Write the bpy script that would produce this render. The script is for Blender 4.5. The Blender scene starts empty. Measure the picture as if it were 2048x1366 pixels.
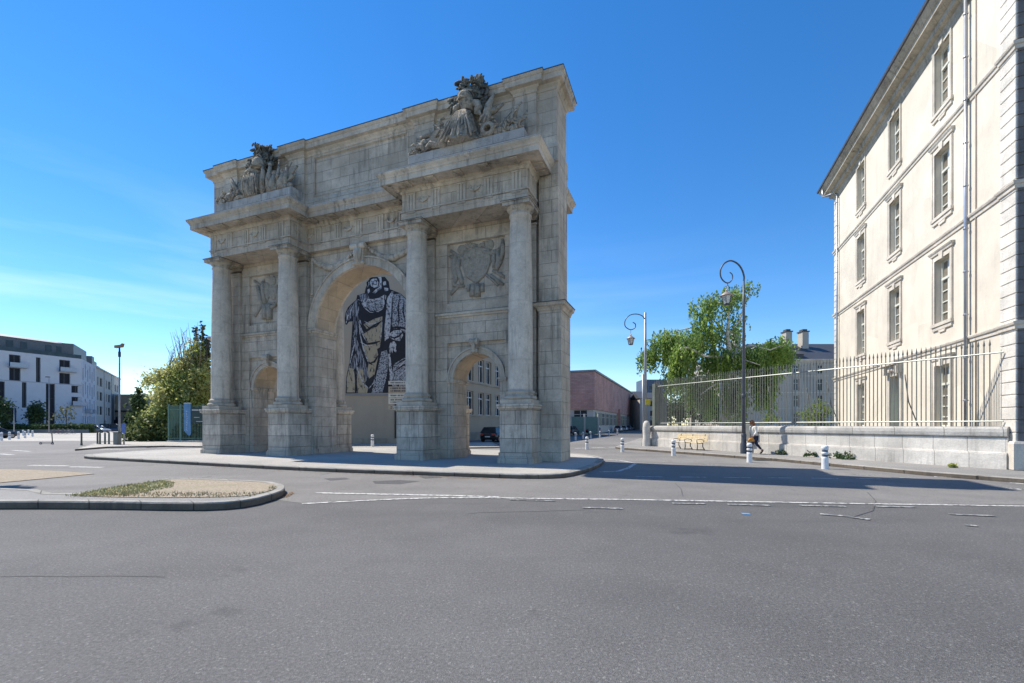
import bpy, bmesh, math, random
from math import sin, cos, pi, radians as R, sqrt, atan2, hypot
from mathutils import Vector, Matrix
import numpy as np
random.seed(7)
SC = bpy.context.scene
COL = SC.collection
H = 1.65; F = 897.0; PX = 1024.0; PY = 850.0      # eye height, focal length and horizon in pixels of the 2048 wide photo

# ---------------- camera, world, sun, exposure ----------------
cam_d = bpy.data.cameras.new('camera'); cam = bpy.data.objects.new('camera', cam_d); COL.objects.link(cam)
cam.location = (0, 0, H); cam.rotation_euler = (R(90), 0, 0)
cam_d.sensor_width = 36; cam_d.lens = 36*F/2048; cam_d.shift_y = (PY-683)/2048
cam_d.clip_end = 5000; cam_d.clip_start = .1
SC.camera = cam
SUN_AZ = atan2(.533, -.846); SUN_EL = R(52)
sun_d = bpy.data.lights.new('sun', 'SUN'); sun = bpy.data.objects.new('sun', sun_d); COL.objects.link(sun)
sun_d.energy = 4.4; sun_d.angle = R(.53); sun_d.color = (1, .93, .82)
tos = Vector((cos(SUN_EL)*cos(SUN_AZ), cos(SUN_EL)*sin(SUN_AZ), sin(SUN_EL)))
sun.rotation_euler = tos.to_track_quat('Z', 'Y').to_euler()
sun.location = (0, 0, 60)
W = bpy.data.worlds.new('World'); SC.world = W; W.use_nodes = True
nt = W.node_tree; N = nt.nodes; L = nt.links
bg = N['Background']; sky = N.new('ShaderNodeTexSky'); sky.sky_type = 'NISHITA'; sky.sun_disc = False
sky.sun_elevation = SUN_EL; sky.sun_rotation = pi/2 - SUN_AZ
sky.altitude = 300; sky.air_density = 1.0; sky.dust_density = 0.0; sky.ozone_density = 3.2
bg.inputs['Strength'].default_value = .13
tc = N.new('ShaderNodeTexCoord')
mp = N.new('ShaderNodeMapping'); mp.inputs['Scale'].default_value = (1.2, 1.2, 9); mp.inputs['Rotation'].default_value = (.05, .12, .3)
L.new(tc.outputs['Generated'], mp.inputs['Vector'])
cn = N.new('ShaderNodeTexNoise'); cn.inputs['Scale'].default_value = 1.6; cn.inputs['Detail'].default_value = 7; cn.inputs['Roughness'].default_value = .52
cn.inputs['Distortion'].default_value = .4
L.new(mp.outputs['Vector'], cn.inputs['Vector'])
cr = N.new('ShaderNodeMapRange'); cr.inputs[1].default_value = .44; cr.inputs[2].default_value = .72; L.new(cn.outputs['Fac'], cr.inputs[0])
sx = N.new('ShaderNodeSeparateXYZ'); L.new(tc.outputs['Generated'], sx.inputs[0])
el = N.new('ShaderNodeMapRange'); el.inputs[1].default_value = .02; el.inputs[2].default_value = .42; el.inputs[3].default_value = 1; el.inputs[4].default_value = 0; L.new(sx.outputs['Z'], el.inputs[0])
az = N.new('ShaderNodeMapRange'); az.inputs[1].default_value = .55; az.inputs[2].default_value = -.75; L.new(sx.outputs['X'], az.inputs[0])
m1 = N.new('ShaderNodeMath'); m1.operation = 'MULTIPLY'; L.new(cr.outputs[0], m1.inputs[0]); L.new(el.outputs[0], m1.inputs[1])
m2 = N.new('ShaderNodeMath'); m2.operation = 'MULTIPLY'; L.new(m1.outputs[0], m2.inputs[0]); L.new(az.outputs[0], m2.inputs[1])
m3 = N.new('ShaderNodeMath'); m3.operation = 'MULTIPLY'; L.new(m2.outputs[0], m3.inputs[0]); m3.inputs[1].default_value = .55
hs = N.new('ShaderNodeHueSaturation'); hs.inputs['Saturation'].default_value = 1.31; hs.inputs['Hue'].default_value = .503; hs.inputs['Value'].default_value = 1.0
L.new(sky.outputs[0], hs.inputs['Color'])
mx = N.new('ShaderNodeMix'); mx.data_type = 'RGBA'; L.new(m3.outputs[0], mx.inputs[0]); L.new(hs.outputs[0], mx.inputs[6]); mx.inputs[7].default_value = (7.5, 8.2, 9.2, 1)
L.new(mx.outputs[2], bg.inputs['Color'])
SC.view_settings.view_transform = 'Standard'; SC.view_settings.look = 'None'; SC.view_settings.exposure = 0.62; SC.view_settings.gamma = 1
SC.cycles.max_bounces = 6; SC.cycles.transparent_max_bounces = 8

# ---------------- helpers ----------------
def G(px, py, z=0.0):
    """the point of the level z that the photograph shows at a pixel"""
    y = F*(H-z)/(py-PY); return ((px-PX)/F*y, y)
def AT(px, y): return (px-PX)/F*y
def ZZ(py, y): return H+(PY-py)/F*y

class MB:
    def __init__(s): s.v = []; s.f = []; s.sm = []
    def add(s, vs, fs, smooth=False, M=None):
        o = len(s.v)
        if M is not None: vs = [tuple(M @ Vector(v)) for v in vs]
        s.v += [tuple(v) for v in vs]; s.f += [tuple(i+o for i in f) for f in fs]; s.sm += [smooth]*len(fs); return s
    def box(s, x0, x1, y0, y1, z0, z1, M=None):
        vs = [(x, y, z) for x in (x0, x1) for y in (y0, y1) for z in (z0, z1)]
        return s.add(vs, [(0,1,3,2),(4,6,7,5),(0,4,5,1),(2,3,7,6),(0,2,6,4),(1,5,7,3)], False, M)
    def quad(s, a, b, c, d): return s.add([a,b,c,d], [(0,1,2,3)])
    def lathe(s, prof, n=16, c=(0,0,0), flute=None, M=None, smooth=True, cap=True):
        vs = []; fs = []; m = len(prof)
        for j in range(m):
            r, z = prof[j]
            for i in range(n):
                a = 2*pi*i/n; k = 1 if not flute else 1+flute(a, j/(m-1))
                vs.append((c[0]+r*k*cos(a), c[1]+r*k*sin(a), c[2]+z))
        for j in range(m-1):
            for i in range(n):
                fs.append((j*n+i, j*n+(i+1)%n, (j+1)*n+(i+1)%n, (j+1)*n+i))
        s.add(vs, fs, smooth, M)
        if cap:
            s.add(vs[:n], [tuple(range(n))[::-1]], False, M); s.add(vs[-n:], [tuple(range(n))], False, M)
        return s
    def tube(s, pts, r, n=6, smooth=True, cap=True, M=None):
        P = [Vector(p) for p in pts]; k = len(P); rr = r if isinstance(r, (list, tuple)) else [r]*k
        vs = []; fs = []
        t0 = (P[1]-P[0]).normalized(); up = Vector((0,0,1)) if abs(t0.z) < .9 else Vector((1,0,0))
        nrm = t0.cross(up).normalized()
        for i in range(k):
            t = (P[min(i+1,k-1)]-P[max(i-1,0)])
            t = t.normalized() if t.length > 1e-9 else t0
            nrm = (nrm - t*nrm.dot(t))
            nrm = nrm.normalized() if nrm.length > 1e-6 else t.orthogonal().normalized()
            b = t.cross(nrm)
            for j in range(n):
                a = 2*pi*j/n; vs.append(tuple(P[i]+(nrm*cos(a)+b*sin(a))*rr[i]))
        for i in range(k-1):
            for j in range(n): fs.append((i*n+j, i*n+(j+1)%n, (i+1)*n+(j+1)%n, (i+1)*n+j))
        if cap: fs += [tuple(range(n))[::-1], tuple(range((k-1)*n, k*n))]
        return s.add(vs, fs, smooth, M)
    def ell(s, c, r, nu=10, nv=6, M=None, jit=0):
        r = r if isinstance(r, (list, tuple)) else (r, r, r)
        vs = []; fs = []
        for j in range(1, nv):
            p = pi*j/nv
            for i in range(nu):
                a = 2*pi*i/nu; q = 1+random.uniform(-jit, jit)
                vs.append((c[0]+r[0]*sin(p)*cos(a)*q, c[1]+r[1]*sin(p)*sin(a)*q, c[2]+r[2]*cos(p)*q))
        vs += [(c[0],c[1],c[2]+r[2]), (c[0],c[1],c[2]-r[2])]; T = len(vs)-2
        for j in range(nv-2):
            for i in range(nu): fs.append((j*nu+i, (j+1)*nu+i, (j+1)*nu+(i+1)%nu, j*nu+(i+1)%nu))
        for i in range(nu):
            fs.append((T, i, (i+1)%nu)); fs.append((T+1, (nv-2)*nu+(i+1)%nu, (nv-2)*nu+i))
        return s.add(vs, fs, True, M)
    def arc(s, uc, zc, r0, r1, v0, v1, a0=0, a1=pi, n=24, smooth=False):
        """ring sector in the x-z plane, y from v0 to v1"""
        for i in range(n):
            a, b = a0+(a1-a0)*i/n, a0+(a1-a0)*(i+1)/n
            p = [(uc+r*cos(t), zc+r*sin(t)) for t, r in ((a,r0),(a,r1),(b,r1),(b,r0))]
            vs = [(x, v0, z) for x, z in p]+[(x, v1, z) for x, z in p]
            fs = [(0,1,2,3),(7,6,5,4),(1,5,6,2),(0,3,7,4)]
            if i == 0: fs.append((0,4,5,1))
            if i == n-1: fs.append((3,2,6,7))
            s.add(vs, fs, smooth)
        return s
    def sweep(s, path, prof, closed=False, ends=True):
        """path: plan polyline walked so that outside is on the right; prof: (offset outwards, z)"""
        P = [Vector(p) for p in path]; k = len(P); off = []
        for i in range(k):
            if closed: a, b, c = P[i-1], P[i], P[(i+1)%k]
            else: a, b, c = P[max(i-1,0)], P[i], P[min(i+1,k-1)]
            d1 = (b-a); d2 = (c-b)
            if d1.length < 1e-9: d1 = d2
            if d2.length < 1e-9: d2 = d1
            d1.normalize(); d2.normalize()
            n1 = Vector((d1.y, -d1.x)); n2 = Vector((d2.y, -d2.x)); m = n1+n2
            off.append(m/max(.3, (1+n1.dot(n2))))
        vs = []; fs = []; q = len(prof)
        for i in range(k):
            for o, z in prof: vs.append((P[i].x+off[i].x*o, P[i].y+off[i].y*o, z))
        for i in range(k if closed else k-1):
            j = (i+1)%k
            for t in range(q-1): fs.append((i*q+t, j*q+t, j*q+t+1, i*q+t+1))
        if not closed and ends: fs += [tuple(range(q)), tuple(range((k-1)*q, k*q))[::-1]]
        return s.add(vs, fs)
    def prism(s, poly, z0, z1, M=None, top=True, bottom=True):
        n = len(poly); vs = [(p[0],p[1],z0) for p in poly]+[(p[0],p[1],z1) for p in poly]
        fs = [(i,(i+1)%n,n+(i+1)%n,n+i) for i in range(n)]
        if top: fs.append(tuple(range(n, 2*n)))
        if bottom: fs.append(tuple(range(n))[::-1])
        return s.add(vs, fs, False, M)
    def xz(s, poly, y0, y1):
        """outline in the x-z plane given thickness along y"""
        n = len(poly); vs = [(p[0],y0,p[1]) for p in poly]+[(p[0],y1,p[1]) for p in poly]
        return s.add(vs, [tuple(range(n)), tuple(range(n,2*n))[::-1]]+[(i,n+i,n+(i+1)%n,(i+1)%n) for i in range(n)])
    def build(s, name, mat, parent=None, bevel=0, recalc=True, loc=None):
        me = bpy.data.meshes.new(name); me.from_pydata(s.v, [], s.f); me.materials.append(mat)
        me.polygons.foreach_set('use_smooth', s.sm)
        if recalc and len(s.f) < 60000:
            b = bmesh.new(); b.from_mesh(me); bmesh.ops.recalc_face_normals(b, faces=b.faces); b.to_mesh(me); b.free()
        o = bpy.data.objects.new(name, me); COL.objects.link(o)
        if parent: o.parent = parent
        if loc: o.location = loc
        if bevel:
            m = o.modifiers.new('bevel', 'BEVEL'); m.width = bevel; m.segments = 1; m.limit_method = 'ANGLE'; m.angle_limit = R(50)
        return o
def tag(o, label, cat, group=None):
    o['label'] = label; o['category'] = cat
    if group: o['group'] = group
    return o
def struct(o, kind='structure'): o['kind'] = kind; return o
def thing(name, label, cat, loc=(0,0,0), ang=0, group=None):
    o = bpy.data.objects.new(name, None); COL.objects.link(o); o.empty_display_size = .3
    o.location = loc; o.rotation_euler = (0, 0, ang); return tag(o, label, cat, group)
def dup(o, loc, ang, label, parent=None):
    c = o.copy(); COL.objects.link(c); c.location = loc; c.rotation_euler = (0, 0, ang)
    if label: c['label'] = label
    def rec(a, b):
        for ch in [q for q in KIDS.get(a, [])]:
            d = ch.copy(); COL.objects.link(d); d.parent = b; KIDS.setdefault(b, []).append(d); rec(ch, d)
    KIDS = {}
    for q in list(COL.objects):
        if q.parent: KIDS.setdefault(q.parent, []).append(q)
    rec(o, c); return c

# ---------------- materials ----------------
def rgba(c): return (c[0], c[1], c[2], 1)
class MT:
    def __init__(s, name):
        s.m = bpy.data.materials.new(name); s.m.use_nodes = True; s.t = s.m.node_tree; s.N = s.t.nodes; s.b = s.N['Principled BSDF']
        s.tc = s.N.new('ShaderNodeTexCoord'); s.co = s.tc.outputs['Object']
    def lk(s, a, b): s.t.links.new(a, b)
    def noise(s, scale, detail=5, rough=.6, stretch=(1,1,1), co=None, off=0):
        m = s.N.new('ShaderNodeMapping'); m.inputs['Scale'].default_value = stretch; m.inputs['Location'].default_value = (off,)*3
        s.lk(co or s.co, m.inputs[0]); n = s.N.new('ShaderNodeTexNoise')
        n.inputs['Scale'].default_value = scale; n.inputs['Detail'].default_value = detail; n.inputs['Roughness'].default_value = rough
        s.lk(m.outputs[0], n.inputs[0]); return n.outputs['Fac']
    def voro(s, scale, co=None, feature='F1', out='Distance'):
        n = s.N.new('ShaderNodeTexVoronoi'); n.feature = feature; n.inputs['Scale'].default_value = scale; s.lk(co or s.co, n.inputs['Vector']); return n.outputs[out]
    def rng(s, x, a, b, c=0, d=1):
        n = s.N.new('ShaderNodeMapRange'); s.lk(x, n.inputs[0])
        for i, v in enumerate((a,b,c,d)): n.inputs[i+1].default_value = v
        return n.outputs[0]
    def math(s, op, a, b=None):
        n = s.N.new('ShaderNodeMath'); n.operation = op
        for i, v in enumerate((a, b)):
            if v is None: continue
            if isinstance(v, (int, float)): n.inputs[i].default_value = v
            else: s.lk(v, n.inputs[i])
        return n.outputs[0]
    def mix(s, f, a, b, mode='MIX'):
        n = s.N.new('ShaderNodeMix'); n.data_type = 'RGBA'; n.blend_type = mode
        for i, v in ((0,f),(6,a),(7,b)):
            if isinstance(v, (int, float)): n.inputs[i].default_value = v
            elif isinstance(v, tuple): n.inputs[i].default_value = rgba(v)
            else: s.lk(v, n.inputs[i])
        return n.outputs[2]
    def xyz(s, co=None):
        n = s.N.new('ShaderNodeSeparateXYZ'); s.lk(co or s.co, n.inputs[0]); return n.outputs
    def comb(s, x, y, z=0.0):
        n = s.N.new('ShaderNodeCombineXYZ')
        for i, v in enumerate((x, y, z)):
            if isinstance(v, (int, float)): n.inputs[i].default_value = v
            else: s.lk(v, n.inputs[i])
        return n.outputs[0]
    def brick(s, w, h, mortar=.012, c1=(.5,)*3, c2=(.6,)*3, cm=(.1,)*3, off=.5, zoff=0):
        o = s.xyz(); a = s.math('ADD', o['X'], o['Y']); z = s.math('ADD', o['Z'], zoff)
        b = s.N.new('ShaderNodeTexBrick'); s.lk(s.comb(a, z), b.inputs['Vector'])
        b.inputs['Scale'].default_value = 1; b.inputs['Brick Width'].default_value = w; b.inputs['Row Height'].default_value = h
        b.inputs['Mortar Size'].default_value = mortar; b.inputs['Mortar Smooth'].default_value = .3; b.offset = off
        b.inputs['Color1'].default_value = rgba(c1); b.inputs['Color2'].default_value = rgba(c2); b.inputs['Mortar'].default_value = rgba(cm)
        return b
    def bump(s, h, strength=.3, dist=.02):
        n = s.N.new('ShaderNodeBump'); n.inputs['Strength'].default_value = strength; n.inputs['Distance'].default_value = dist
        s.lk(h, n.inputs['Height']); s.lk(n.outputs[0], s.b.inputs['Normal'])
    def out(s, col, rough=.8, spec=None, metal=0):
        if isinstance(col, tuple): s.b.inputs['Base Color'].default_value = rgba(col)
        else: s.lk(col, s.b.inputs['Base Color'])
        if isinstance(rough, (int, float)): s.b.inputs['Roughness'].default_value = rough
        else: s.lk(rough, s.b.inputs['Roughness'])
        if spec is not None: s.b.inputs['Specular IOR Level'].default_value = spec
        s.b.inputs['Metallic'].default_value = metal
        return s.m
def plain(name, col, rough=.7, metal=0, var=.15, scale=3, spec=None):
    m = MT(name); n = m.noise(scale, 5); k = m.rng(n, .3, .7, 1-var, 1+var)
    return m.out(m.mix(1.0, col, m.comb(k, k, k), 'MULTIPLY'), rough, spec, metal)
def stone(name, col, w=1.1, h=.5, mortar=.008, stain=.6, dark=(.07,.065,.06), joint=.45, rough=.9, patch=.10, warm=None, zoff=0):
    m = MT(name); b = m.brick(w, h, mortar, (1-patch,)*3, (1+patch,)*3, (joint,)*3, zoff=zoff)
    c = m.mix(1.0, col, b.outputs['Color'], 'MULTIPLY')
    n1 = m.rng(m.noise(.7, 6, .65), .35, .7, .78, 1.22); c = m.mix(1.0, c, m.comb(n1, n1, n1), 'MULTIPLY')
    n2 = m.rng(m.noise(22, 4, .7), .3, .75, .86, 1.12); c = m.mix(1.0, c, m.comb(n2, n2, n2), 'MULTIPLY')
    if warm: c = m.mix(m.rng(m.noise(.5, 4, .6, off=9), .45, .7, 0, .7), c, warm)
    st = m.rng(m.noise(1.5, 8, .72, stretch=(2.4, 2.4, .20), off=3), .50, .66); st2 = m.math('MULTIPLY', st, m.rng(m.noise(.42, 4, .6, off=5), .40, .60))
    c = m.mix(m.math('MULTIPLY', st2, stain*.85), c, dark)
    gr = m.rng(m.noise(3.2, 8, .75, off=21), .50, .64, 0, .55*min(1, stain)); c = m.mix(gr, c, tuple(k*.5 for k in col))
    h_ = m.math('ADD', m.math('MULTIPLY', b.outputs['Fac'], -1.0), m.math('MULTIPLY', m.noise(14, 6, .7), .7))
    m.bump(h_, .7, .03); return m.out(c, rough)
def leafmat(name, c1, c2, c3=None, trans=.35):
    m = MT(name); g = m.N.new('ShaderNodeNewGeometry')
    c = m.mix(m.rng(g.outputs['Random Per Island'], 0, 1), c1, c2); c = m.mix(m.rng(m.noise(.45, 3), .4, .62), c, c3 or c2)
    m.out(c, .6, .25); t = m.N.new('ShaderNodeBsdfTranslucent'); m.lk(c, t.inputs['Color'])
    x = m.N.new('ShaderNodeMixShader'); x.inputs[0].default_value = trans; m.lk(m.b.outputs[0], x.inputs[1]); m.lk(t.outputs[0], x.inputs[2])
    m.lk(x.outputs[0], m.N['Material Output'].inputs['Surface']); return m.m
def glass(name='window_glass', col=(.02,.028,.038), rough=.08):
    m = MT(name); n = m.noise(.6, 2); m.bump(n, .05, .05); return m.out(m.mix(m.rng(m.noise(.9, 3, off=4), .4, .7), col, tuple(c*1.8+.005 for c in col)), rough, .35)

M_gate = stone('gate_limestone', (.57,.495,.40), 1.15, .52, .009, .9, warm=(.38,.315,.235), patch=.11, joint=.45)
M_gate_pale = stone('gate_carved_stone', (.60,.525,.425), 3.0, 8, .004, 1.0, joint=.6, warm=(.38,.33,.26))
M_col = stone('column_stone', (.62,.55,.455), 60, 2.33, .006, .8, joint=.72, patch=.04, zoff=.4)
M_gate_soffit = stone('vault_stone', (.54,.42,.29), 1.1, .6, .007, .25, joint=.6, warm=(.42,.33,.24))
M_ped = stone('pedestal_stone', (.56,.49,.40), .95, .56, .012, 1.0, joint=.4, patch=.14)
M_lead = plain('weathered_lead', (.10,.10,.105), .7)
def carved(name, pale, dark, lo=.46, hi=.58):
    m = MT(name); n = m.noise(2.6, 9, .75); f = m.noise(9, 7, .8, off=4); c = m.mix(m.rng(n, lo, hi), pale, dark); k = m.rng(f, .3, .7, .6, 1.25)
    c = m.mix(1.0, c, m.comb(k, k, k), 'MULTIPLY'); m.bump(m.math('ADD', f, n), 1.0, .12); return m.out(c, .95)
M_statue = carved('statue_stone', (.54,.47,.37), (.16,.155,.135), .50, .64)
M_statue_dark = carved('lichened_laurel_stone', (.24,.24,.20), (.07,.075,.065), .44, .58)
M_glass = glass()
M_render = None
# ---------------- ground, roads, pavements ----------------
def asphalt(name, base, seams=True, wear=.2, scale=1.0):
    m = MT(name); f = m.noise(38*scale, 6, .85); mid = m.noise(1.1, 5, .6); big = m.noise(.13, 4, .55, off=7)
    v = m.voro(130*scale); k = m.math('ADD', m.rng(f, .33, .67, .45, 1.5), m.rng(big, .3, .7, -.16, .16)); k = m.math('ADD', k, m.rng(mid, .3, .7, -.08, .08))
    c = m.mix(1.0, base, m.comb(k, k, k), 'MULTIPLY')
    sp = m.rng(m.voro(70*scale, out='Color'), .80, .96); c = m.mix(m.math('MULTIPLY', sp, .5), c, (.34,.33,.31))
    if seams:
        o = m.xyz(); dx = m.math('ADD', o['X'], 9.0); dy = m.math('ADD', o['Y'], 26.0); rr = m.math('SQRT', m.math('ADD', m.math('MULTIPLY', dx, dx), m.math('MULTIPLY', dy, dy)))
        wv = m.math('SINE', m.math('ADD', m.math('MULTIPLY', rr, 1.9), m.math('MULTIPLY', m.noise(.12, 3, off=40), 9.0))); wv = m.math('MULTIPLY', m.rng(wv, .2, 1.0), m.rng(m.noise(.22, 4, off=50), .42, .62)); c = m.mix(m.math('MULTIPLY', wv, .22), c, (.055,.055,.057))
        ol = m.math('MULTIPLY', m.rng(m.noise(.9, 6, .7, off=60), .62, .70), .5); c = m.mix(ol, c, (.06,.06,.062))
    sp2 = m.rng(m.noise(60*scale, 2, .5, off=33), .64, .70); c = m.mix(m.math('MULTIPLY', sp2, .5), c, (.30,.295,.29))
    if seams:
        tr = m.rng(m.noise(.5, 4, .6, stretch=(.12, 1.6, 1), off=2), .55, .7); c = m.mix(m.math('MULTIPLY', tr, wear), c, (.055,.055,.058))
    m.bump(m.math('ADD', f, m.math('MULTIPLY', v, .8)), .55, .012); return m.out(c, .85, .35)
M_road = asphalt('road_asphalt', (.122,.119,.116))
M_island = asphalt('island_asphalt', (.40,.38,.345), False)
M_pave = asphalt('pavement_asphalt', (.26,.25,.235), False)
M_kerb = stone('kerb_granite', (.36,.34,.30), 1.0, 9, .014, 1.0, joint=.3)
M_kface_shaded = stone('shaded_kerb_face', (.17,.135,.10), 1.0, 9, .014, 1.0, joint=.3)  # upright kerb side darkened: its shade is put into the stone colour
M_gravel = MT('gravel_bed'); _v = M_gravel.voro(38, out='Color'); _c = M_gravel.mix(M_gravel.rng(_v, 0, 1), (.24,.19,.13), (.55,.46,.35))
_c = M_gravel.mix(M_gravel.rng(M_gravel.noise(1.3, 5), .52, .68, 0, .8), _c, (.34,.30,.19)); M_gravel.bump(M_gravel.voro(38), .9, .03); M_gravel = M_gravel.out(_c, .95)
def paint(name='road_paint', col=(.60,.59,.56), lo=.43, hi=.53):
    m = MT(name); n = m.noise(9, 8, .75); c = m.mix(m.rng(n, lo, hi), (.14,.14,.14), col); m.bump(n, .2, .005); return m.out(c, .7)
M_paint = paint(); M_paint_worn = paint('worn_road_paint', (.46,.46,.44), .50, .58)

struct(MB().quad((-1500,-60,0),(1500,-60,0),(1500,2500,0),(-1500,2500,0)).build('road', M_road))
def slab(name, pix, z, mat, kerb=True, kw=.28, zb=0, kmat=None, curve=None):
    pts = [G(x, y, z) for x, y in pix]
    if curve: pts = curve(pts)
    a = sum(pts[i][0]*pts[(i+1)%len(pts)][1]-pts[(i+1)%len(pts)][0]*pts[i][1] for i in range(len(pts)))
    if a < 0: pts = pts[::-1]
    o = struct(MB().prism(pts, -.02, z-.006, bottom=False).build(name, mat))
    if kerb:
        struct(MB().sweep(pts, [(0.004,-.02),(.012,z-.025)], closed=True).build('shaded_kerb_face', M_kface_shaded)); struct(MB().sweep(pts, [(.012,z-.025),(-.01,z),(-kw,z)], closed=True).build('kerb', kmat or M_kerb))
    return pts
def rnd(pts, k=3):
    for _ in range(k):
        q = []
        for i in range(len(pts)):
            a, b = pts[i], pts[(i+1)%len(pts)]
            q += [(a[0]*.75+b[0]*.25, a[1]*.75+b[1]*.25), (a[0]*.25+b[0]*.75, a[1]*.25+b[1]*.75)]
        pts = q
    return pts
slab('pavement', [(140,911),(260,917),(400,924),(640,936),(900,944),(1070,950),(1150,946),(1212,922),(1200,911),(1120,904),(1000,899),(800,895),(600,892),(400,895),(250,902)], .14, M_island, curve=lambda p: rnd(p, 2))
# pavement in front of the barracks, running back along the side street
_w = [G(x, y, .14) for x, y in ((2048,957),(1853,943),(1560,917),(1400,905.5),(1290,898),(1245,895))]
d = Vector((.3599,.9330)); pv = [(30, 11.2), (20,13.1)] + _w + [(_w[-1][0]-.2, _w[-1][1]+1.2), (_w[-1][0]+.6, _w[-1][1]+3.5), (7.8+.36*60, 34.5+.933*60), (70, 90), (60, 20)]
pv = pv[::-1] if sum(pv[i][0]*pv[(i+1)%len(pv)][1]-pv[(i+1)%len(pv)][0]*pv[i][1] for i in range(len(pv))) < 0 else pv
struct(MB().prism(pv, -.02, .134, bottom=False).build('pavement', M_pave))
struct(MB().sweep(pv, [(.012,.12),(-.01,.14),(-.22,.14)], closed=True).build('kerb', M_kerb)); struct(MB().sweep(pv, [(.004,-.02),(.012,.12)], closed=True).build('shaded_kerb_face', M_kface_shaded))
M_old = asphalt('old_asphalt', (.20,.19,.178), True, .12)
_o = [G(2700,1012),G(1900,1009),G(1250,998.5),G(900,995),G(700,1001),G(604,1006.5),G(560,1001),G(-500,1001),(-60,16),(-60,62),(10,62),(45,40),(45,10)]
struct(MB().add([(x, y, .004) for x, y in _o], [tuple(range(len(_o)))]).build('old_road_surface', M_old))
# gravel refuge in the left foreground
g1 = slab('traffic_island', [(-260,1003),(-60,1003),(0,1002),(120,1002),(240,1003),(340,1005),(430,1005),(500,999),(560,983),(572,973),(560,965),(520,961),(440,958),(345,955),(326,957),(230,975),(125,990),(60,975),(-260,975)][::1], .16, M_pave, curve=lambda p: rnd(p, 1), kw=.18)
def tufts(name, pix, n, h, mat, z):
    P = [G(x, y, z) for x, y in pix]; xs = [p[0] for p in P]; ys = [p[1] for p in P]; m = MB(); k = 0
    def inside(x, y):
        r = False
        for i in range(len(P)):
            (x1, y1), (x2, y2) = P[i-1], P[i]
            if (y1 > y) != (y2 > y) and x < (x2-x1)*(y-y1)/(y2-y1)+x1: r = not r
        return r
    while k < n:
        x, y = random.uniform(min(xs), max(xs)), random.uniform(min(ys), max(ys))
        if not inside(x, y): continue
        k += 1; a = random.uniform(0, 6.28); hh = h*random.uniform(.4, 1.4); dx, dy = cos(a)*hh*.6, sin(a)*hh*.6; w = .010
        m.add([(x-w*sin(a), y+w*cos(a), z), (x+w*sin(a), y-w*cos(a), z), (x+dx, y+dy, z+hh)], [(0,1,2)])
    return struct(m.build(name, mat, recalc=False), 'stuff')
def sheet(name, pix, z, mat, rn=0):
    p = [G(x, y, z) for x, y in pix]
    if rn: p = rnd(p, rn)
    return struct(MB().add([(x, y, z) for x, y in p], [tuple(range(len(p)))]).build(name, mat))
sheet('gravel', [(140,990),(240,972),(330,961),(360,958),(440,961),(540,965),(556,973),(540,982),(490,992),(420,994),(330,995),(230,994)], .166, M_gravel, 1)
tufts('grass', [(130,992),(240,972),(322,961),(350,964),(345,975),(300,982),(250,992)], 2200, .045, plain('grass_blade', (.42,.40,.17), .8, var=.5, scale=9), .168)
tufts('grass', [(130,994),(250,984),(520,986),(545,972),(560,975),(500,994)], 700, .05, plain('dry_blade', (.40,.34,.18), .8, var=.4, scale=9), .168)
M_grass = MT('dry_grass'); _n = M_grass.noise(14, 6, .8); M_grass = M_grass.out(M_grass.mix(M_grass.rng(_n, .4, .6), (.36,.30,.19), (.22,.21,.09)), .95)
sheet('grass', [(150,989),(240,973),(322,963),(345,966),(320,978),(250,990)], .170, M_grass, 1)
sheet('gravel', [(-200,940),(30,938),(120,942),(192,947),(110,955),(0,965),(-200,975)], .02, M_gravel)
M_dirt = plain('leaf_litter', (.20,.13,.08), .95, var=.5, scale=25)
for _k in range(1):
    m = MB(); rl = random.Random(2)
    for _ in range(900):
        t_ = rl.random(); px = 478+t_*108; py = 1008-((t_*108)/108)**1.6*22+rl.gauss(0, 1.6)+1; x, y = G(px, py); s = rl.uniform(.012, .035); an = rl.uniform(0, 6.28); z = rl.uniform(.004,.02)
        m.add([(x+s*cos(an), y+s*sin(an), z), (x-s*sin(an), y+s*cos(an), z+.006), (x-s*cos(an), y-s*sin(an), z), (x+s*sin(an), y-s*cos(an), z+.004)], [(0,1,2,3)])
    for _ in range(900):
        px = rl.uniform(420, 1060); py = 927.5+(px-420)*.0475+3+abs(rl.gauss(0, 2.2)) if px < 900 else 955+abs(rl.gauss(0,1.6)); x, y = G(px, py); s = rl.uniform(.015, .04); an = rl.uniform(0, 6.28)
        m.add([(x+s*cos(an), y+s*sin(an), .006), (x-s*sin(an), y+s*cos(an), .012), (x-s*cos(an), y-s*sin(an), .006), (x+s*sin(an), y-s*cos(an), .012)], [(0,1,2,3)])
    struct(m.build('leaf_litter', plain('dead_leaf', (.24,.16,.10), .9, var=.5, scale=30), recalc=False), 'stuff')
# far pavements and forecourts
M_light = asphalt('light_paving', (.42,.39,.34), False)
slab('pavement', [(150,898),(215,893),(330,891),(405,892),(404,878),(330,878),(255,881),(190,886)], .12, M_light, kw=.2)
struct(MB().quad((-90,46,.012),(-27,46,.012),(-40,110,.012),(-130,110,.012)).build('paving', M_light))
slab('pavement', [(690,896),(800,896.5),(1000,893.5),(985,884),(840,886),(690,888.5)], .10, M_light, kw=.2)
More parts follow.
